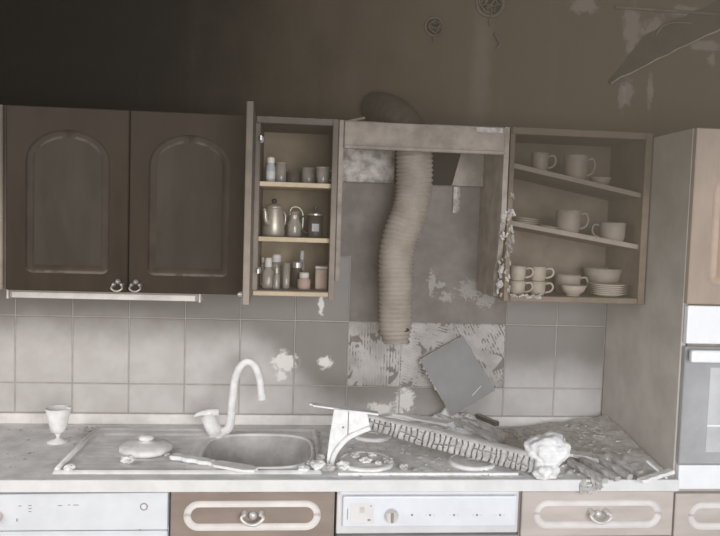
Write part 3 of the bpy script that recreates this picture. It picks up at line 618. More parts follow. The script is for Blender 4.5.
# the built-in oven
o = (tx0 + .019, 0, zo0); ov = thing('built_in_oven', 'white built-in oven with grey glass door in the tall cabinet at right', 'oven', o)
ex0, ex1 = tx0 + .004, tx1 - .004
def zt(py): return on_y(684, py, TF).z
part('body', MB(o).box(tx0 + .022, tx1 - .022, TF + .021, -.06, zo0 - .002, zd - .002), m_grey, ov)
part('control_panel', MB(o).box(ex0, ex1, TF - .004, TF + .020, zt(343.5), zd - .003), m_ovwhite, ov, bevel=.004, seg=2)
part('door_glass', MB(o).box(ex0, ex1, TF - .002, TF + .020, zt(464), zt(346.5)), m_ovenglass, ov, bevel=.003)
wx = on_y(708, 400, TF).x; part('inner_window', MB(o).box(wx, ex1 - .075, TF - .0036, TF - .0022, zt(452), zt(367)), m_ovenwin, ov, bevel=.001)
part('window_line', MB(o).box(wx, ex1 - .075, TF - .0048, TF - .0038, zt(426), zt(424.4)), m_ovwhite, ov)
part('lower_trim', MB(o).box(ex0, ex1, TF - .004, TF + .020, zo0, zt(464.8)), m_ovwhite, ov, bevel=.004, seg=2)
hb = MB(o); hx = on_y(690, 355, TF - .03).x; hb.box(hx, tx1 - .05, TF - .042, TF - .022, zt(361.5) + .004, zt(349.5) + .004)
hd = part('handle', hb, m_ovwhite, ov, bevel=.006, seg=2)
part('bracket', MB(o).box(hx + .03, hx + .05, TF - .0225, TF - .0015, zt(360), zt(352)), m_ovwhite, hd); part('bracket', MB(o).box(tx1 - .10, tx1 - .08, TF - .0225, TF - .0015, zt(360), zt(352)), m_ovwhite, hd)

# ------------------------------------------------------------------ base run: worktop, dishwasher, drawers, cooker
CF = -.62
SW = .5166
sx0, sx1 = on_z(52, 474, ZC).x, on_z(322, 472, ZC).x
sy0, sy1 = on_z(180, 474.5, ZC).y, on_z(180, 430.5, ZC).y
cut0, cut1, cuty0, cuty1 = sx0 + .03, sx1 - .012, sy0 + .012, sy1 - .012
lx, rx = -1.85, WR - .002
o = (lx, 0, ZC - .038); wt = thing('worktop', 'long pale ash-dusted kitchen worktop running from left edge to tall cabinet', 'worktop', o)
mb = MB(o)
for a, b, c, d in ((lx, rx, CF, cuty0), (lx, rx, cuty1, -.003), (lx, cut0, cuty0, cuty1), (cut1, rx, cuty0, cuty1)): mb.box(a, b, c, d, ZC - .038, ZC)
slab = part('slab', mb, m_whiteash, wt)
part('front_edging', MB(o).box(lx, rx, CF - .002, CF - .0002, ZC - .037, ZC - .001), mat('worktop_edging', (.72, .715, .71), .6, var=.06), wt)
part('upstand', MB(o).box(lx, rx, -.018, -.001, ZC + .0005, ZC + .0415), mat('upstand_laminate', (.80, .77, .735), .6, var=.1), wt, bevel=.004, seg=2)

# dishwasher
dx0, dx1 = -SW - .60, -SW - .003; BF = -.60
def zb_(px, py): return on_y(px, py, BF).z
o = (dx0, 0, 0); dwm = thing('dishwasher', 'white dishwasher front under the worktop at lower left', 'dishwasher', o)
part('body', MB(o).box(dx0 + .002, dx1 - .002, BF + .022, -.05, .10, ZC - .041), m_white, dwm)
fx = on_y(149, 510, BF).x
part('control_panel', MB(o).prism([(dx0 + .003, ZC - .165), (dx1 - .002, ZC - .165), (dx1 - .002, ZC - .046), (dx0 + .003, ZC - .052)], BF - .004, BF + .021), m_white, dwm, bevel=.004, seg=2)
part('door_panel', MB(o).box(dx0 + .003, dx1 - .002, BF - .001, BF + .021, .10, ZC - .169), m_white, dwm, bevel=.004)
part('kick_plate', MB(o).box(dx0 + .003, dx1 - .002, BF + .05, BF + .07, 0, .098), m_mark, dwm)
def knob(root, off, px, py, r, m1, d=.016, name='knob', y=BF - .004):
    p = on_y(px, py, y); return part(name, MB(off).lathe([(r, 0), (r * 1.02, d * .3), (r * .85, d), (r * .3, d)], 20, Matrix.Translation((p.x, y, p.z)) @ Matrix.Rotation(PI / 2, 4, 'X')), m1, root, smooth=False, bevel=.001)
k_ = knob(dwm, o, 144, 506.5, .009, m_white, .005, 'button'); part('button_ring', MB(o).lathe([(.0095, 0), (.0115, 0), (.0115, .003), (.0095, .003), (.0095, 0)], 20, Matrix.Translation((on_y(144, 506.5, BF - .004).x, BF - .004, on_y(144, 506.5, BF - .004).z)) @ Matrix.Rotation(PI / 2, 4, 'X'), False, False), m_lampgrey, k_)
knob(dwm, o, -3, 516, .018, m_whitelab, .014, 'dial')
def mark(root, off, px, py, wpx, hpx, y=BF - .004, m_=None):
    p = on_y(px, py, y); return part('printed_mark', MB(off).box(p.x - wpx * .0016, p.x + wpx * .0016, y - .0006, y - .0002, p.z - hpx * .0016, p.z + hpx * .0016), m_ or m_lampgrey, root)
for px, py, a, b in ((30, 505.5, 3, .8), (30, 508.5, 3, .8), (30, 511.5, 2.5, .8), (20, 506, 3, .8), (17, 520, 1.2, 3), (60, 505.5, 4, .8), (69, 505, 2, .8), (76, 505, 5, .8), (140, 530, 3, 1)): mark(dwm, o, px, py, a, b)

# drawer units (hollow, so the sink bowl fits)
def base_unit(x0, x1, label, drawer_m):
    o = (x0, 0, 0); u = thing('base_cabinet', label, 'cabinet', o); t = .017
    for a in (x0, x1 - t): part('side_panel', MB(o).box(a, a + t, BF + .022, -.03, .08, ZC - .040), m_wood, u)
    part('bottom_panel', MB(o).box(x0 + t, x1 - t, BF + .022, -.03, .08, .098), m_wood, u)
    part('plinth', MB(o).box(x0, x1, BF + .06, BF + .076, 0, .079), m_wood, u)
    zt1 = ZC - .047; h = .150; W = x1 - x0 - .006
    d = routed_front('drawer', u, W, h, .020, (.040, W - .040, .027, h - .027, .048, .048, .048, .048), DPROF, Matrix.Translation((x0 + .003, BF + .020, zt1 - h)), drawer_m, o)
    xm = (x0 + x1) / 2; zm = zt1 - h / 2
    hm = MB(o)
    for s in (-1, 1): hm.lathe([(.010, 0), (.011, .004), (.006, .012), (.007, .020), (.003, .024)], 12, Matrix.Translation((xm + s * .026, BF - .0001 + .003, zm + .008)) @ Matrix.Rotation(PI / 2, 4, 'X'))
    hm.tube(smooth_path([(xm - .028, BF - .018, zm + .008), (xm - .034, BF - .024, zm), (xm - .018, BF - .028, zm - .014), (xm, BF - .030, zm - .018), (xm + .018, BF - .028, zm - .014), (xm + .034, BF - .024, zm), (xm + .028, BF - .018, zm + .008)], 4), .0055, 8)
    hm.lathe([(.012, 0), (.014, .006), (.006, .012)], 12, Matrix.Translation((xm, BF + .003, zm)) @ Matrix.Rotation(PI / 2, 4, 'X'))
    part('handle', hm, m_chrome, d, smooth=True)
    z1_ = zt1 - h - .004; d = routed_front('door', u, W, z1_ - .085, .020, (.062, W - .062, .060, z1_ - .085 - .07, .1, .08, .025, .025), PROF, Matrix.Translation((x0 + .003, BF + .020, .085)), drawer_m, o)
    pull(d, x1 - .05, z1_ - .05, o, m_chrome, .04, BF)
base_unit(-SW, -.003, 'brown drawer unit under the sink with oval routed front and metal pull', (mat('brown_wood', (.27, .215, .183), .5, var=.12, vs=18, scl=(.25, 1, 1), ash=.3), m_wmould, mat('brown_wood_field', (.27, .215, .183), .5, var=.12, vs=18, scl=(.25, 1, 1))))
base_unit(.603, WR - .002, 'pale pinkish drawer unit between the cooker and tall oven cabinet', (m_wood, m_wmould, m_wpan))

# cooker: white control panel below the hob
o = (0, 0, 0); ck = thing('cooker', 'white built-under cooker with control knob and row of dial marks', 'cooker', o)
part('body', MB(o).box(.006, .594, BF + .024, -.06, .09, ZC - .042), m_white, ck)
part('surround', MB(o).box(.004, .596, BF + .004, BF + .0235, ZC - .185, ZC - .042), mat('cooker_frame', (.66, .65, .65), .4, var=.05), ck, bevel=.003)
part('control_panel', MB(o).box(.022, .585, BF - .010, BF + .0035, ZC - .158, ZC - .058), m_white, ck, bevel=.005, seg=2)
part('top_trim', MB(o).box(.010, .590, BF - .006, BF + .0035, ZC - .054, ZC - .043), m_white, ck, bevel=.003)
part('oven_door', MB(o).box(.004, .596, BF - .006, BF + .0235, .10, ZC - .190), m_ovenglass, ck, bevel=.004)
hd = part('door_handle', MB(o).box(.05, .55, BF - .045, BF - .028, ZC - .218, ZC - .200), m_white, ck, bevel=.005)
for x in (.09, .50): part('bracket', MB(o).box(x, x + .018, BF - .0285, BF - .0055, ZC - .216, ZC - .203), m_white, hd)
part('kick_plate', MB(o).box(.004, .596, BF + .05, BF + .066, 0, .088), m_mark, ck)
cy = BF - .010
kb = knob(ck, o, 391.5, 515, .0215, m_chrome, .022, 'knob', cy); p = on_y(391.5, 515, cy); part('knob_grip', MB(o).box(p.x - .004, p.x + .004, cy - .028, cy - .0225, p.z - .016, p.z + .016), m_lampgrey, kb, bevel=.002)
for px in (412, 430, 454, 477, 500): 
    p = on_y(px, 515, cy); part('printed_dot', MB(o).lathe([(.0036, 0), (.0036, .0008)], 10, Matrix.Translation((p.x, cy - .0001, p.z)) @ Matrix.Rotation(PI / 2, 4, 'X')), m_mark, ck)
    if px != 412:
        for s in (-4, 4): mark(ck, o, px + s, 515, .9, .6, cy)
p = on_y(361, 514, cy); dsp = part('display', MB(o).box(p.x - .034, p.x + .040, cy - .0012, cy - .0002, p.z - .030, p.z + .034), mat('display_window', (.70, .69, .68), .3, var=.06, vs=8), ck, bevel=.0005)
for px, py, a, b in ((369, 520, 3, 2), (371, 506, 1.4, 1.4), (362, 510, 5, 6)): mark(ck, o, px, py, a, b, cy - .0012, m_lampgrey if a < 4 else m_whitelab)
mark(ck, o, 347.5, 514, .9, 11, cy)

# hob plate with four burners under the ash
o = (.02, -.55, ZC); hob = thing('hob', 'ash-covered four-plate hob set in the worktop above the cooker', 'hob', o)
part('plate', MB(o).box(.015, .585, -.565, -.06, ZC + .0005, ZC + .007), m_ashlt, hob, bevel=.003)
part('front_rim', MB(o).box(.005, .595, -.585, -.567, ZC + .0005, ZC + .010), m_ashlt, hob, bevel=.003, seg=2)
for px, py, r in ((366, 462, .092), (472, 462, .078), (372, 435, .075), (460, 436, .09)):
    p = on_z(px, py, ZC + .012)
    part('burner', MB(o).lathe([(r, 0), (r, .010), (r * .93, .013), (r * .9, .010), (r * .3, .010), (r * .25, .007)], 30, Matrix.Translation((p.x, p.y, ZC + .0072))), m_ashlt, hob, smooth=False)

# ------------------------------------------------------------------ sink
o = (sx0, sy0, ZC); sink = thing('sink', 'inset ash-dusted sink with ribbed drainer on left and rounded bowl', 'sink', o)
bc = on_z(260, 455, ZC); bx0, bx1 = on_z(203, 455, ZC).x, on_z(312, 455, ZC).x
by0, by1 = sy0 + .035, on_z(255, 437.5, ZC).y
bcx, bcy, bhx, bhy = (bx0 + bx1) / 2, (by0 + by1) / 2, (bx1 - bx0) / 2, (by1 - by0) / 2
dx0_, dx1_ = sx0 + .045, bx0 - .03
def sink_h(x, y):
    h = .006
    ed = min(x - sx0, sx1 - x, y - sy0, sy1 - y)
    if ed < .02: h += .006 * math.sin(min(1, ed / .02) * PI)
    if ed <= 0: h = .0005
    if dx0_ < x < dx1_ and sy0 + .03 < y < sy1 - .06:
        e2 = min(x - dx0_, dx1_ - x, y - sy0 - .03, sy1 - .06 - y); f = min(1, e2 / .012); h -= .005 * f
        h += .0009 * f * max(0, math.sin((y - sy0) / .034 * 2 * PI))
    u, v = abs((x - bcx) / bhx), abs((y - bcy) / bhy); rr = (u ** 3.2 + v ** 3.2) ** (1 / 3.2)
    if rr < 1.0:
        f = (1 - rr); dpt = .175 * (1 - math.exp(-f * 11)) ; h = .006
    elif rr < 1.08: h += .003 * math.sin((1.08 - rr) / .08 * PI)
    return h
nx, ny = 170, 74; mb = MB(o)
for j in range(ny + 1):
    for i in range(nx + 1):
        x = sx0 + (sx1 - sx0) * i / nx; y = sy0 + (sy1 - sy0) * j / ny
        # slanted left rim as in the photo is perspective only
        mb.v.append(Vector((x, y, ZC + sink_h(x, y))))
mb.f = [(j * (nx + 1) + i, j * (nx + 1) + i + 1, (j + 1) * (nx + 1) + i + 1, (j + 1) * (nx + 1) + i) for j in range(ny) for i in range(nx)]
def sup(t, k_): c, s_ = math.cos(t), math.sin(t); q_ = k_ * (abs(c) ** 3.2 + abs(s_) ** 3.2) ** (-1 / 3.2); return bcx + bhx * q_ * c, bcy + bhy * q_ * s_
def _in(f):
    c = sum((mb.v[i] for i in f), Vector()) / 4; return (abs((c.x - bcx) / bhx) ** 3.2 + abs((c.y - bcy) / bhy) ** 3.2) < 1.0
mb.f = [f for f in mb.f if not _in(f)]; u = sorted({i for f in mb.f for i in f}); ix = {a: b for b, a in enumerate(u)}; mb.v = [mb.v[i] for i in u]; mb.f = [tuple(ix[i] for i in f) for f in mb.f]
part('basin', mb, m_sink, sink, smooth=True)
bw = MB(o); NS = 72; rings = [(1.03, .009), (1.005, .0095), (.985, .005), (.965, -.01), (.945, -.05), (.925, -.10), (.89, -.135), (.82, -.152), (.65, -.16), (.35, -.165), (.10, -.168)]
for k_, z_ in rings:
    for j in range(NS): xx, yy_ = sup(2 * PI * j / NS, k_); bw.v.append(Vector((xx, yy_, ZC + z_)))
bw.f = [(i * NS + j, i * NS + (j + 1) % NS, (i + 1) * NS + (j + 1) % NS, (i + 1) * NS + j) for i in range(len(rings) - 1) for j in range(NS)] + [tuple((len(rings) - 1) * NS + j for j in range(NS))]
part('bowl', bw, mat('dirty_shaded_sink_bowl', (.50, .485, .475), .6, var=.2, vs=12), sink, smooth=True)  # residue plus the bowl's inner shade, both put into a darker colour
lipm = MB(o); lipm.tube([(*sup(2 * PI * j / NS, 1.02), ZC + .0085) for j in range(NS + 1)], .0065, 8); part('bowl_lip', lipm, m_sink, sink, smooth=True)
rim = MB(o)
rim.tube([(sx0 + .012, sy0 + .01, ZC + .012), (sx0 + .012, sy1 - .01, ZC + .012)], .008, 8); part('raised_rim', rim, m_ashlt, sink, smooth=True)
part('drain', MB(o).lathe([(.04, 0), (.045, .004), (.03, .006), (.01, .003)], 20, Matrix.Translation((bcx, bcy, ZC - .168))), m_chrome, sink)

# mixer tap
p = on_z(217, 437, ZC + .006); o = (p.x, p.y, ZC + .0065); tap = thing('mixer_tap', 'ash-white mixer tap with high arched spout behind the sink bowl', 'tap', o)
part('base', MB().lathe([(.030, 0), (.031, .006), (.025, .012)], 22), m_ashlt, tap, smooth=True)
P = lambda px, py: on_y(px, py, p.y) - Vector(o)
part('body', MB().tube([(0, 0, .008), P(213, 428), P(207, 415)], [.028, .027, .026], 20), m_ashlt, tap, smooth=True)
lv = smooth_path([P(219, 412), P(209, 412.5), P(200, 413.5), P(194, 416.5)], 5)
part('lever', MB().tube([v + Vector((0, 0, 0)) for v in lv], [.012, .014, .014, .014, .014, .013, .012, .011, .010, .009, .008, .008, .007, .006, .005, .003], 12, rfun=lambda i, a: 1), m_ashlt, tap, smooth=True)
sp = smooth_path([P(219, 433), P(228, 429), P(231, 418), P(232.5, 400), P(235, 380), P(240, 367), P(247.5, 361.5), P(255, 366), P(259.5, 378), P(262, 397)], 6)
part('spout', MB().tube(sp, [.0165 - .003 * min(1, i / 30) for i in range(len(sp))], 16), m_ashlt, tap, smooth=True)
part('nozzle', MB().tube([P(261.8, 394), P(262.2, 399.5)], .0155, 16), m_ashlt, tap)

# ------------------------------------------------------------------ things on the worktop
p = on_z(58, 442, ZC); sc = (CAM - p).length / FPX
t = thing('goblet', 'small ash-white stemmed goblet standing on worktop left of the sink', 'goblet', (p.x, p.y, ZC + .0005))
H_ = .122
part('foot', MB().lathe([(.037, 0), (.037, .004), (.012, .009), (.007, .014)], 24), m_ashlt, t, smooth=True)
part('stem', MB().lathe([(.007, .013), (.006, .022), (.010, .027), (.009, .033)], 16), m_ashlt, t, smooth=True)
part('bowl', MB().lathe(vessel([(.011, .031), (.024, .040), (.031, .065), (.038, .095), (.043, H_)], .003), 26), m_ashlt, t, smooth=True)
part('rim_chip', MB().box(.030, .046, -.01, .01, H_ - .002, H_ + .004), m_ashlt, t, bevel=.002)

p = on_z(146, 450, ZC + .008); t = thing('pot_lid', 'round white pot lid with knob lying on the sink drainer', 'pot lid', (p.x, p.y + .0, ZC + .0055))
part('dome', MB().lathe([(.080, 0), (.088, .006), (.088, .015), (.080, .022), (.050, .029), (.018, .032), (.008, .032)], 36), m_ashlt, t, smooth=True)
part('knob', MB().lathe([(.010, .030), (.012, .036), (.024, .040), (.026, .047), (.018, .054), (.006, .056)], 20), m_ashlt, t, smooth=True)
pts_ = [on_z(172, 458, ZC + .014), on_z(190, 463, ZC + .014), on_z(215, 466.5, ZC + .014), on_z(256, 472, ZC + .014)]
kn = MB(pts_[0]); a = pts_[0]; b = pts_[3]; d = (b - a); d.z = 0; Ln = d.length; ang = math.atan2(d.y, d.x)
T = Matrix.Translation((a.x, a.y, ZC + .0135)) @ Matrix.Rotation(ang, 4, 'Z')
t = thing('spatula', 'long ash-covered spatula lying from the drainer to the sink bowl', 'spatula', (a.x, a.y, ZC + .0135), (0, 0, ang))
hp = []
for i in range(12): hp.append((i / 11 * Ln * .5, .017 + .004 * math.sin(i * 1.7)))
out = [(x, -w_) for x, w_ in hp] + [(Ln * .55, -.024), (Ln * .9, -.026), (Ln, -.010), (Ln, .012), (Ln * .9, .026), (Ln * .55, .024)] + [(x, w_) for x, w_ in hp[::-1]]
n = len(out); 
hs = [i for i, q in enumerate(out)]
mbh = MB(); hh = [(x, -w_) for x, w_ in hp] + [(x, w_) for x, w_ in hp[::-1]]; m_ = len(hh)
mbh.add([(x, y, 0) for x, y in hh] + [(x, y, .014) for x, y in hh], [tuple(range(m_)), tuple(range(2 * m_ - 1, m_ - 1, -1))] + [(i, (i + 1) % m_, (i + 1) % m_ + m_, i + m_) for i in range(m_)])
part('handle', mbh, m_chalk, t, bevel=.003)
bb = [(Ln * .5, -.012), (Ln * .56, -.025), (Ln * .9, -.027), (Ln, -.012), (Ln, .012), (Ln * .9, .026), (Ln * .56, .024), (Ln * .5, .012)]; m_ = len(bb)
mbb = MB(); mbb.add([(x, y, .002) for x, y in bb] + [(x, y, .011) for x, y in bb], [tuple(range(m_)), tuple(range(2 * m_ - 1, m_ - 1, -1))] + [(i, (i + 1) % m_, (i + 1) % m_ + m_, i + m_) for i in range(m_)])
part('blade', mbb, m_ashlt, t, bevel=.001)
def crumb(px, py, r, label, name='plaster_crumb', mt=None, seed=0, z=ZC + .006, cat='crumb', squash=.6):
    p = on_z(px, py, z); bm = bmesh.new(); bmesh.ops.create_icosphere(bm, subdivisions=3, radius=r)
    for v in bm.verts:
        k = 1 + .55 * noise.noise(v.co * (1.6 / r) + Vector((seed, 3, 1))) + .25 * noise.noise(v.co * (4 / r) + Vector((seed, 0, 7))); v.co *= k; v.co.z *= squash
    mn = min(v.co.z for v in bm.verts)
    for v in bm.verts: v.co.z -= mn
    me = bpy.data.meshes.new(name); bm.to_mesh(me); bm.free()
    return tag(link(name, me, mt or m_ashlt, None, loc=(p.x, p.y, z)), label, cat, 'lumps of debris on the worktop')
crumb(127, 463, .020, 'knobbly white crumb of plaster just in front of the pot lid', seed=1)
crumb(69, 471, .015, 'small crumb at the front left corner of the sink drainer', seed=4, z=ZC + .008)
crumb(88, 432, .015, 'small dark-edged crumb at the back left corner of the drainer', seed=9, mt=m_charlite)
crumb(168, 457, .010, 'tiny crumb beside the spatula handle near the pot lid', seed=12, mt=m_charlite)
crumb(343, 470, .020, 'grey crumb in front of the bent white sheet', seed=14, mt=m_ashlt, z=ZC + .004)
crumb(404, 470, .015, 'grey crumb on the hob front between the two front burners', seed=15, mt=m_charlite, z=ZC + .008)
crumb(318, 470, .025, 'pale crumb between the sink bowl and bent white sheet', seed=18, mt=m_chalk, z=ZC + .004)
crumb(303, 472, .016, 'pale crumb at the sink bowl edge nearest the bent sheet', seed=19, mt=m_chalk, z=ZC + .006)
crumb(388, 463, .016, 'grey crumb on the right rim of the left front burner', seed=21, mt=m_charlite, z=ZC + .018)

for i, (px_, py_, r_, w_) in enumerate(((355, 458, .016, 'left half'), (366, 463, .018, 'middle'), (372, 456, .014, 'back'), (378, 464, .011, 'right half'))): crumb(px_, py_, r_, 'lump of grey ash on the %s of the left front burner' % w_, 'ash_lump', m_ashlt, 30 + i, ZC + .017, 'ash lump', .45)
for i, (px_, py_, r_, w_) in enumerate(((322, 461, .020, 'highest'), (329, 471, .018, 'rightmost'), (311, 466, .014, 'leftmost'))): crumb(px_, py_, r_, '%s grey crumb in the small pile beside the foot of the bent sheet' % w_, 'plaster_crumb', m_charlite, 50 + i, ZC + .008, 'crumb', .6)
crumb(404, 424, .030, 'upright clump of pale plaster below the duct end by the wall', 'plaster_clump', m_adh, 61, ZC + .0, 'plaster clump', 1.6)
# bent white sheet with an arched lower edge, under the beam
YS = on_z(335, 467, ZC).y
pl = [(334, 409), (349, 410), (367, 412), (370, 427), (360, 431), (348, 437), (340, 445), (334, 454), (331, 464), (328, 467.5), (326.5, 462), (328, 448), (330.5, 430)]
q = [on_y(x, y, YS) for x, y in pl]; q[8].z = ZC + .0012; q[9].z = ZC + .0012
o = (q[9].x, YS, ZC + .001); t = thing('bent_sheet', 'bent white sheet with arched lower edge propping up the charred beam', 'sheet', o)
part('sheet', MB(o).prism([(v.x, v.z) for v in q], YS - .004, YS + .004), m_chalk, t, bevel=.002)
rimp = [q[i] + Vector((0, -.010, 0)) for i in (3, 4, 5, 6, 7, 8)]; part('arched_flange', MB(o).tube(smooth_path(rimp, 4), .009, 8), m_chalk, t, smooth=True)
c0, c1 = on_y(348.5, 411, YS), on_y(347.5, 436, YS); part('seam', MB(o).box(c0.x - .0018, c0.x + .0018, YS - .0052, YS - .0042, c1.z, c0.z), m_lampgrey, t)
p = on_y(343, 427, YS); part('screw_hole', MB(o).lathe([(.003, 0), (.003, .001)], 8, Matrix.Translation((p.x, YS - .0042, p.z)) @ Matrix.Rotation(PI / 2, 4, 'X')), m_black, t)

# charred beam
ba = on_y(352, 417, YS + .03); bb_ = on_z(532, 470, ZC + .012)
bb_ = Vector((bb_.x, bb_.y, ZC + .037)); ba = Vector((ba.x, YS + .035, on_y(352, 417, YS + .035).z))
d = bb_ - ba; LB = d.length; ex = d.normalized(); ey = Vector((0, 0, 1)).cross(ex).normalized(); ez = ex.cross(ey)
TB = Matrix(((ex.x, ey.x, ez.x, ba.x), (ex.y, ey.y, ez.y, ba.y), (ex.z, ey.z, ez.z, ba.z), (0, 0, 0, 1)))
bt = thing('charred_beam', 'charred wooden beam with cracked blocky surface lying slanted across the hob', 'beam', ba)
bt.matrix_world = TB
hw, hh_ = .038, .027
nu, nv = 380, 96; core = MB()
def sect(t, a, b):                     # point on a rounded-rectangle section
    c, s_ = math.cos(t), math.sin(t); k_ = (abs(c) ** 7 + abs(s_) ** 7) ** (-1 / 7); return a * c * k_, b * s_ * k_
crk_ = set()
for i in range(nu + 1):
    f = i / nu; tp = .62 + .42 * min(1, f * 2.5)
    for j in range(nv):
        t_a = 2 * PI * (j + .5) / nv; y_, z_ = sect(t_a, hw * tp, hh_ * tp); P0 = Vector((f * LB, y_, z_))
        wp = P0.x / .0185 + .55 * noise.noise(Vector((P0.x * 22, 3, (0 if abs(y_) > abs(z_) else 7)))) + .30 * noise.noise(P0 * 34)
        col_ = math.floor(wp); e1 = min(wp - col_, 1 - (wp - col_)) * .0185
        across = z_ if abs(y_) * hh_ > abs(z_) * hw else y_; e2 = abs(across - .009 * math.sin(col_ * 12.9) - .004 * noise.noise(P0 * 60)) + (.02 if math.sin(col_ * 7.3) > .45 else 0)
        dk = min(e1, e2); cr_ = min(1, dk / .005)
        if dk < .00125: crk_.add(i * nv + j)
        out_ = -.0065 * (1 - cr_) ** 1.5 + .0022 * noise.noise(P0 * 120) + .003 * noise.noise(P0 * 25)
        rr_ = math.hypot(y_, z_); core.v.append(Vector((P0.x, y_ * (1 + out_ / rr_), z_ * (1 + out_ / rr_))))
core.f = [q4 for q4 in ((i * nv + j, i * nv + (j + 1) % nv, (i + 1) * nv + (j + 1) % nv, (i + 1) * nv + j) for i in range(nu) for j in range(nv)) if sum(z_ in crk_ for z_ in q4) < 2] + [tuple(range(nv)), tuple(nu * nv + j for j in range(nv - 1, -1, -1))]
part('cracked_crust', core, m_charlite, bt, smooth=True)
inn = MB()
for i in range(41):
    f = i / 40; tp = .62 + .42 * min(1, f * 2.5)
    for j in range(16):
        y_, z_ = sect(2 * PI * (j + .5) / 16, hw * tp - .0075, hh_ * tp - .0075); inn.v.append(Vector((.003 + f * (LB - .006), y_, z_)))
inn.f = [(i * 16 + j, i * 16 + (j + 1) % 16, (i + 1) * 16 + (j + 1) % 16, (i + 1) * 16 + j) for i in range(40) for j in range(16)] + [tuple(range(16)), tuple(40 * 16 + j for j in range(15, -1, -1))]
part('charred_core', inn, m_charmid, bt)
ah = MB()                              # soft ridge of ash lying on the beam's top
for i in range(41):
    for j in range(9):
        f = i / 40; tp = .62 + .42 * min(1, f * 2.5); v_ = -1 + j / 4; x_ = f * LB; e_ = 1 - abs(v_) ** 3
        ah.v.append(Vector((x_, v_ * hw * tp * .93, hh_ * tp - .002 + e_ * (.005 + .004 * noise.noise(Vector((x_ * 60, v_ * 3, 2)))))))
ah.f = [(i * 9 + j, i * 9 + j + 1, (i + 1) * 9 + j + 1, (i + 1) * 9 + j) for i in range(40) for j in range(8)]
tag(part('ash_cover', ah, m_ashlt, bt, smooth=True), kind='stuff')
# thin white board on the beam's upper end
a, b = on_y(313, 405, YS + .03), on_y(378, 414, YS + .03)
d = b - a; tb = thing('white_strip', 'thin white strip of board sticking out left over the bent sheet', 'board', a, (0, -math.atan2(d.z, d.x), 0))
part('strip', MB().box(0, d.length, -.02, .02, 0, .006, None, .0015), m_chalk, tb, bevel=.001); part('torn_tip', MB().box(-.012, 0, -.012, .010, .001, .005, None, .002), m_chalk, tb)
# white melted lump at the beam's end
p = on_z(549, 478, ZC + .004); bm = bmesh.new(); bmesh.ops.create_icosphere(bm, subdivisions=5, radius=.066)
for v in bm.verts:
    c = v.co.normalized(); k = 1 + .22 * noise.noise(c * 1.4 + Vector((4, 1, 2))) + .12 * noise.noise(c * 3.1) + .035 * noise.noise(c * 8) + .03 * noise.noise(c * 22)
    v.co = c * .066 * k; v.co.z *= .80; v.co.x *= 1.06
    if c.z < -.35: v.co.x = v.co.x * (1 - .35 * min(1, (-c.z - .35) * 2)) - .010 * min(1, (-c.z - .35) * 2); v.co.z -= .022 * min(1, (-c.z - .35) * 2)
mn = min(v.co.z for v in bm.verts)
for v in bm.verts: v.co.z -= mn
me = bpy.data.meshes.new('melted_lump'); bm.to_mesh(me); bm.free()
lump = tag(link('melted_lump', me, m_chalk, None, smooth=True, loc=(p.x + .010, p.y + .05, ZC + .006)), 'round white melted lump at the right end of the charred beam', 'lump')
sp_ = MB()
for px_, h_ in ((-.03, .108), (.02, .114), (.045, .104), (.058, .088)): sp_.tube([(px_, -.01, h_ - .03), (px_ + .004, -.014, h_), (px_ + .006, -.012, h_ + .014)], [.010, .005, .001], 7)
part('drip_spikes', sp_, m_chalk, lump, smooth=True)
bm = bmesh.new(); bmesh.ops.create_icosphere(bm, subdivisions=4, radius=.042)
for v in bm.verts:
    c = v.co.normalized(); v.co = c * .042 * (1 + .5 * noise.noise(c * 1.7 + Vector((9, 2, 2))) + .2 * noise.noise(c * 5)); v.co.z = max(0.0, v.co.z * .9 + .016); v.co += Vector((-.020, -.036, 0))
me = bpy.data.meshes.new('melted_foot'); bm.to_mesh(me); bm.free(); link('melted_foot', me, m_chalk, lump, smooth=True)

# fallen tile leaning on the wall
cs = [(418, 362), (463, 336.5), (497, 388), (452, 416)]
b1 = on_z(452, 418, ZC + .012)
Ybot, Ytop = -.115, -.022
def yt(py): return Ytop + (Ybot - Ytop) * (py - 336) / (416 - 336)
cq = [on_y(x, y, yt(y)) for x, y in cs]
nrm = (cq[1] - cq[0]).cross(cq[3] - cq[0]).normalized()
if nrm.y > 0: nrm = -nrm
# true rectangle of tile size, from the fitted axes
ctr = sum(cq, Vector()) / 4; ux = (cq[1] - cq[0]).normalized(); uy_ = nrm.cross(ux).normalized()
hx_, hz_ = TW / 2 - .004, TH / 2 - .004
cn = [ctr + ux * a * hx_ + uy_ * b * hz_ for a, b in ((-1, 1), (1, 1), (1, -1), (-1, -1))]
low = min(c.z for c in cn); ctr.z += (ZC + .002) - low if low < ZC + .002 else 0
cn = [ctr + ux * a * hx_ + uy_ * b * hz_ for a, b in ((-1, 1), (1, 1), (1, -1), (-1, -1))]
o = ctr; ft_ = thing('fallen_tile', 'grey-faced fallen wall tile leaning cornerwise against the bare wall', 'tile', o)
def slab_(cn, h0, h1, inset=0):
    m = MB(o); c2 = [c + (ctr - c).normalized() * inset for c in cn]
    return m.add([c + nrm * h0 for c in c2] + [c + nrm * h1 for c in c2], [(0, 1, 2, 3), (7, 6, 5, 4)] + [(i, (i + 1) % 4, (i + 1) % 4 + 4, i + 4) for i in range(4)])
part('biscuit', slab_(cn, -.007, -.001), m_flake, ft_); part('face', slab_(cn, -.0008, .002, .003), m_gtile, ft_, bevel=.001)
crk = MB(o)
for i in range(16):
    f = random.random() ** .7; c = cn[3] * (1 - f) + cn[0] * f if i % 3 else cn[3] * (1 - f * .5) + cn[2] * f * .5
    s = random.uniform(.002, .005); crk.box(-s, s, -s * .5, s * .5, -s, s, Matrix.Translation(c - nrm * .005), s * .4)
tag(part('mortar_bits', crk, m_adh, ft_), kind='stuff')
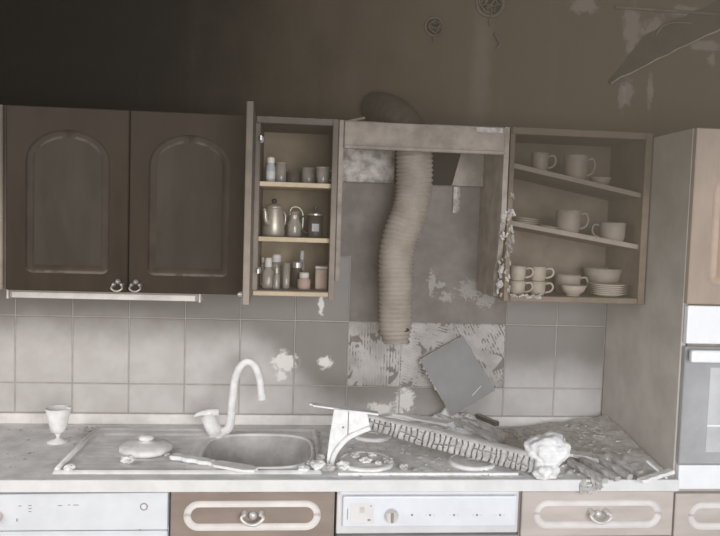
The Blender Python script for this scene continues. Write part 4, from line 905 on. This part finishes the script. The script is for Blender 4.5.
sc_ = ctr + ux * .0; part('scratch', MB(o).tube([cn[2] * .55 + cn[3] * .45 + nrm * .0022 + uy_ * .03, cn[2] * .8 + cn[3] * .2 + nrm * .0022 + uy_ * .045], .0012, 5), m_ashlt, ft_)

# ash and rubble over hob and the right-hand corner (uncountable)
P1 = on_z(455, 428, ZC); P2 = on_z(640, 450, ZC); P3 = on_z(580, 470, ZC)
def ash_h(x, y):
    n = noise.fractal(Vector((x * 14, y * 14, 3)), .9, 2.0, 4); n2 = noise.noise(Vector((x * 60, y * 60, 5)))
    h = .0015 + (.004 if x < .62 else .0022) * n + (.0018 if x < .62 else .0009) * n2
    if x < .61:
        d = ((x - P1.x) / .17) ** 2 + ((y - P1.y) / .13) ** 2; h += .062 * math.exp(-d * 1.2) * (1 + .5 * n)
        if .0 < x < .6 and y > -.57: h += .006
    e = max(0, (x - .70) / .40); back = max(0, min(1, (y + .52) / .30))
    h += .036 * e * back * (1 + .12 * n) + .022 * max(0, (x - .62) / .5) * max(0, min(1, (y + .30) / .25))
    ph_ = (x * .75 - y * .65) / .036 * 2 * PI
    if x > .62: h += (.006 if y < -.42 else .0015) * max(0, math.sin(ph_ + n * 2)) * min(1, (x - .62) / .08) * max(0, min(1, (1.08 - x) / .05)) * (1 if -.57 < y < -.10 else 0)
    ed = min(x + .06, y + .605, -.026 - y, .05); 
    if ed < .03: h *= max(0, ed / .03); h -= .001 * (1 - max(0, ed / .03))
    return h
nx, ny = 200, 100; ax0, ax1, ay0, ay1 = -.06, WR - .004, -.612, -.026; mb = MB((ax0, ay0, ZC))
for j in range(ny + 1):
    for i in range(nx + 1):
        x = ax0 + (ax1 - ax0) * i / nx; y = ay0 + (ay1 - ay0) * j / ny; mb.v.append(Vector((x, y, ZC + ash_h(x, y))))
mb.f = [(j * (nx + 1) + i, j * (nx + 1) + i + 1, (j + 1) * (nx + 1) + i + 1, (j + 1) * (nx + 1) + i) for j in range(ny) for i in range(nx)]
k = NT('ash_and_rubble'); f_ = k.math('ADD', k.xyz.outputs[0], k.math('MULTIPLY', k.math('SUBTRACT', k.noise(7, 5, .6), .5), .25)); yb = k.rng(k.xyz.outputs[1], -.52, -.38)
ca = k.mix(k.rng(k.noise(30, 6, .7), .35, .62), (.70, .70, .70), (.92, .92, .92))
cb = k.mix(k.rng(k.noise(40, 6, .7), .35, .65), (.42, .385, .355), (.60, .56, .525))
k.l(k.mix(k.math('MULTIPLY', k.rng(f_, .50, .72), k.math('ADD', k.math('MULTIPLY', yb, .75), .2)), ca, cb), k.b.inputs['Base Color']); k.b.inputs['Roughness'].default_value = .95; k.bump(k.noise(110, 6, .7), .8, .004)
m_ashmix = k.m
solo('ash_layer', mb, m_ashmix, 'layer of pale ash and rubble over the hob and right corner of worktop', 'ash', None, 'stuff', smooth=True, loc=(ax0, ay0, ZC))
mb = MB((0, -.3, ZC))
for i in range(300):
    x = random.uniform(-.08, .66) if i % 6 else random.uniform(.6, .8); y = random.uniform(-.60, -.05)
    s = random.uniform(.0015, .0065) * (1.0 if x < .62 or y < -.45 else .55)
    mb.box(-s * random.uniform(.7, 2.2), s, -s * .7, s * .7, -s * .35, s * .45, Matrix.Translation((x, y, ZC + max(0, ash_h(x, y)) + s * .2)) @ Matrix.Rotation(random.uniform(0, 6.3), 4, 'Z') @ Matrix.Rotation(random.uniform(-.5, .5), 4, 'X'), s * .35)
solo('rubble_chips', mb, m_charlite, 'scattered small grey chips of burnt rubble around the hob', 'rubble', None, 'stuff', loc=(0, -.3, ZC))
mb = MB((.85, -.3, ZC)); u0, u1 = on_z(560, 430, ZC), on_z(650, 476, ZC); ad = math.atan2((u1 - u0).y, (u1 - u0).x)
for i in range(150):
    x = random.uniform(.64, 1.06); y = random.uniform(-.54, -.08); L_ = random.uniform(.02, .075); w_ = random.uniform(.003, .008)
    mb.box(-L_ / 2, L_ / 2, -w_, w_, -.0015, .0025, Matrix.Translation((x, y, ZC + ash_h(x, y) + .002)) @ Matrix.Rotation(ad + random.gauss(0, .22), 4, 'Z') @ Matrix.Rotation(random.uniform(-.12, .06), 4, 'Y') @ Matrix.Rotation(random.uniform(-.4, .4), 4, 'X'), .0015)
solo('lath_debris', mb, m_ashmix, 'bed of fine streaky burnt lath fragments in the right worktop corner', 'debris', None, 'stuff', loc=(.85, -.3, ZC))
mb = MB((lx + .3, -.3, ZC))
for i in range(60):
    x = random.uniform(-1.4, sx0 - .01); y = random.uniform(-.58, -.05); s = random.uniform(.0012, .004)
    mb.box(-s * 1.8, s, -s * .7, s * .7, 0, s * .5, Matrix.Translation((x, y, ZC + .0002)) @ Matrix.Rotation(random.uniform(0, 6.3), 4, 'Z'), s * .2)
solo('soot_flakes', mb, m_charmid, 'sparse dark soot flakes on the worktop left of the sink', 'soot flakes', None, 'stuff', loc=(lx + .3, -.3, ZC))
# bigger pieces lying in the ash
def stick(pa, pb, z0, z1, w_, h_, label, mt, name='charred_stick', cat='stick'):
    a, b = on_z(*pa, ZC + z0), on_z(*pb, ZC + z1); d = b - a; L = d.length; q = d.to_track_quat('X', 'Z')
    mb = MB(); n = 7; vs = []
    for i in range(n + 1):
        r1, r2 = random.uniform(.8, 1.15), random.uniform(.75, 1.15); vs += [(L * i / n, -w_ * r1, -h_ * r2), (L * i / n, w_ * r2, -h_ * r1), (L * i / n, w_ * r1, h_ * r2), (L * i / n, -w_ * r2, h_ * r1)]
    mb.add(vs, [(i * 4 + k, i * 4 + (k + 1) % 4, i * 4 + 4 + (k + 1) % 4, i * 4 + 4 + k) for i in range(n) for k in range(4)] + [(0, 3, 2, 1), tuple(n * 4 + k for k in range(4))])
    o = solo(name, mb, mt, label, cat, 'burnt pieces lying in the ash', loc=a); o.rotation_euler = q.to_euler(); return o
stick((570, 462), (605, 481), .022, .012, .012, .008, 'charred stick just right of the white lump, leftmost of four in a row', m_charlite)
stick((582, 459), (618, 479), .024, .012, .011, .008, 'charred stick second from the white lump in the row', m_charlite)
stick((594, 457), (630, 477), .026, .012, .011, .008, 'charred stick third from the white lump in the row', m_charlite)
stick((606, 456), (640, 474), .028, .014, .010, .008, 'charred stick fourth from the white lump in the row', m_charlite)
stick((563, 452), (607, 459.5), .020, .024, .030, .006, 'flat pale slat lying behind the row of charred sticks', m_ashlt, 'slat', 'slat')
stick((647, 461), (667, 478), .045, .012, .004, .003, 'thin white splinter at the worktop corner by the tall cabinet', m_chalk, 'splinter', 'splinter')
stick((640, 481), (672, 471), .010, .030, .012, .006, 'pale broken shard at the front right corner of the worktop', m_ashlt, 'shard', 'shard')
stick((465, 418), (505, 436), .055, .030, .016, .006, 'curled grey strip on the ash heap behind the beam', m_charlite, 'strip', 'strip')
stick((440, 414), (500, 441), .060, .022, .020, .006, 'long grey slat on the ash heap behind the beam', m_charlite, 'slat', 'slat')
stick((380, 411), (450, 424), .040, .060, .022, .005, 'wide pale slat lying between the beam and the wall', m_ashlt, 'slat', 'slat')
stick((478, 416), (497, 424), .045, .045, .010, .008, 'short dark stub beside the fallen tile on the ash heap', m_char)
stick((360, 414), (420, 417), .030, .045, .012, .005, 'thin pale lath behind the upper end of the beam', m_ashlt, 'lath', 'lath')
a = on_y(590, 488, CF - .004)
ed = MB((a.x, CF, ZC))
for i in range(26):
    s = random.uniform(.004, .010); ed.box(-s, s, -.004, .003, -s * .8, s * .8, Matrix.Translation((a.x + random.uniform(-.03, .03), CF - .005, ZC - random.uniform(.0, .04))) @ Matrix.Rotation(random.uniform(0, 3), 4, 'Y'), s * .3)
solo('burnt_edge_patch', ed, m_charlite, 'grey burnt patch on the worktop front edge below the charred sticks', 'burnt patch', None, 'stuff', loc=(a.x, CF, ZC))
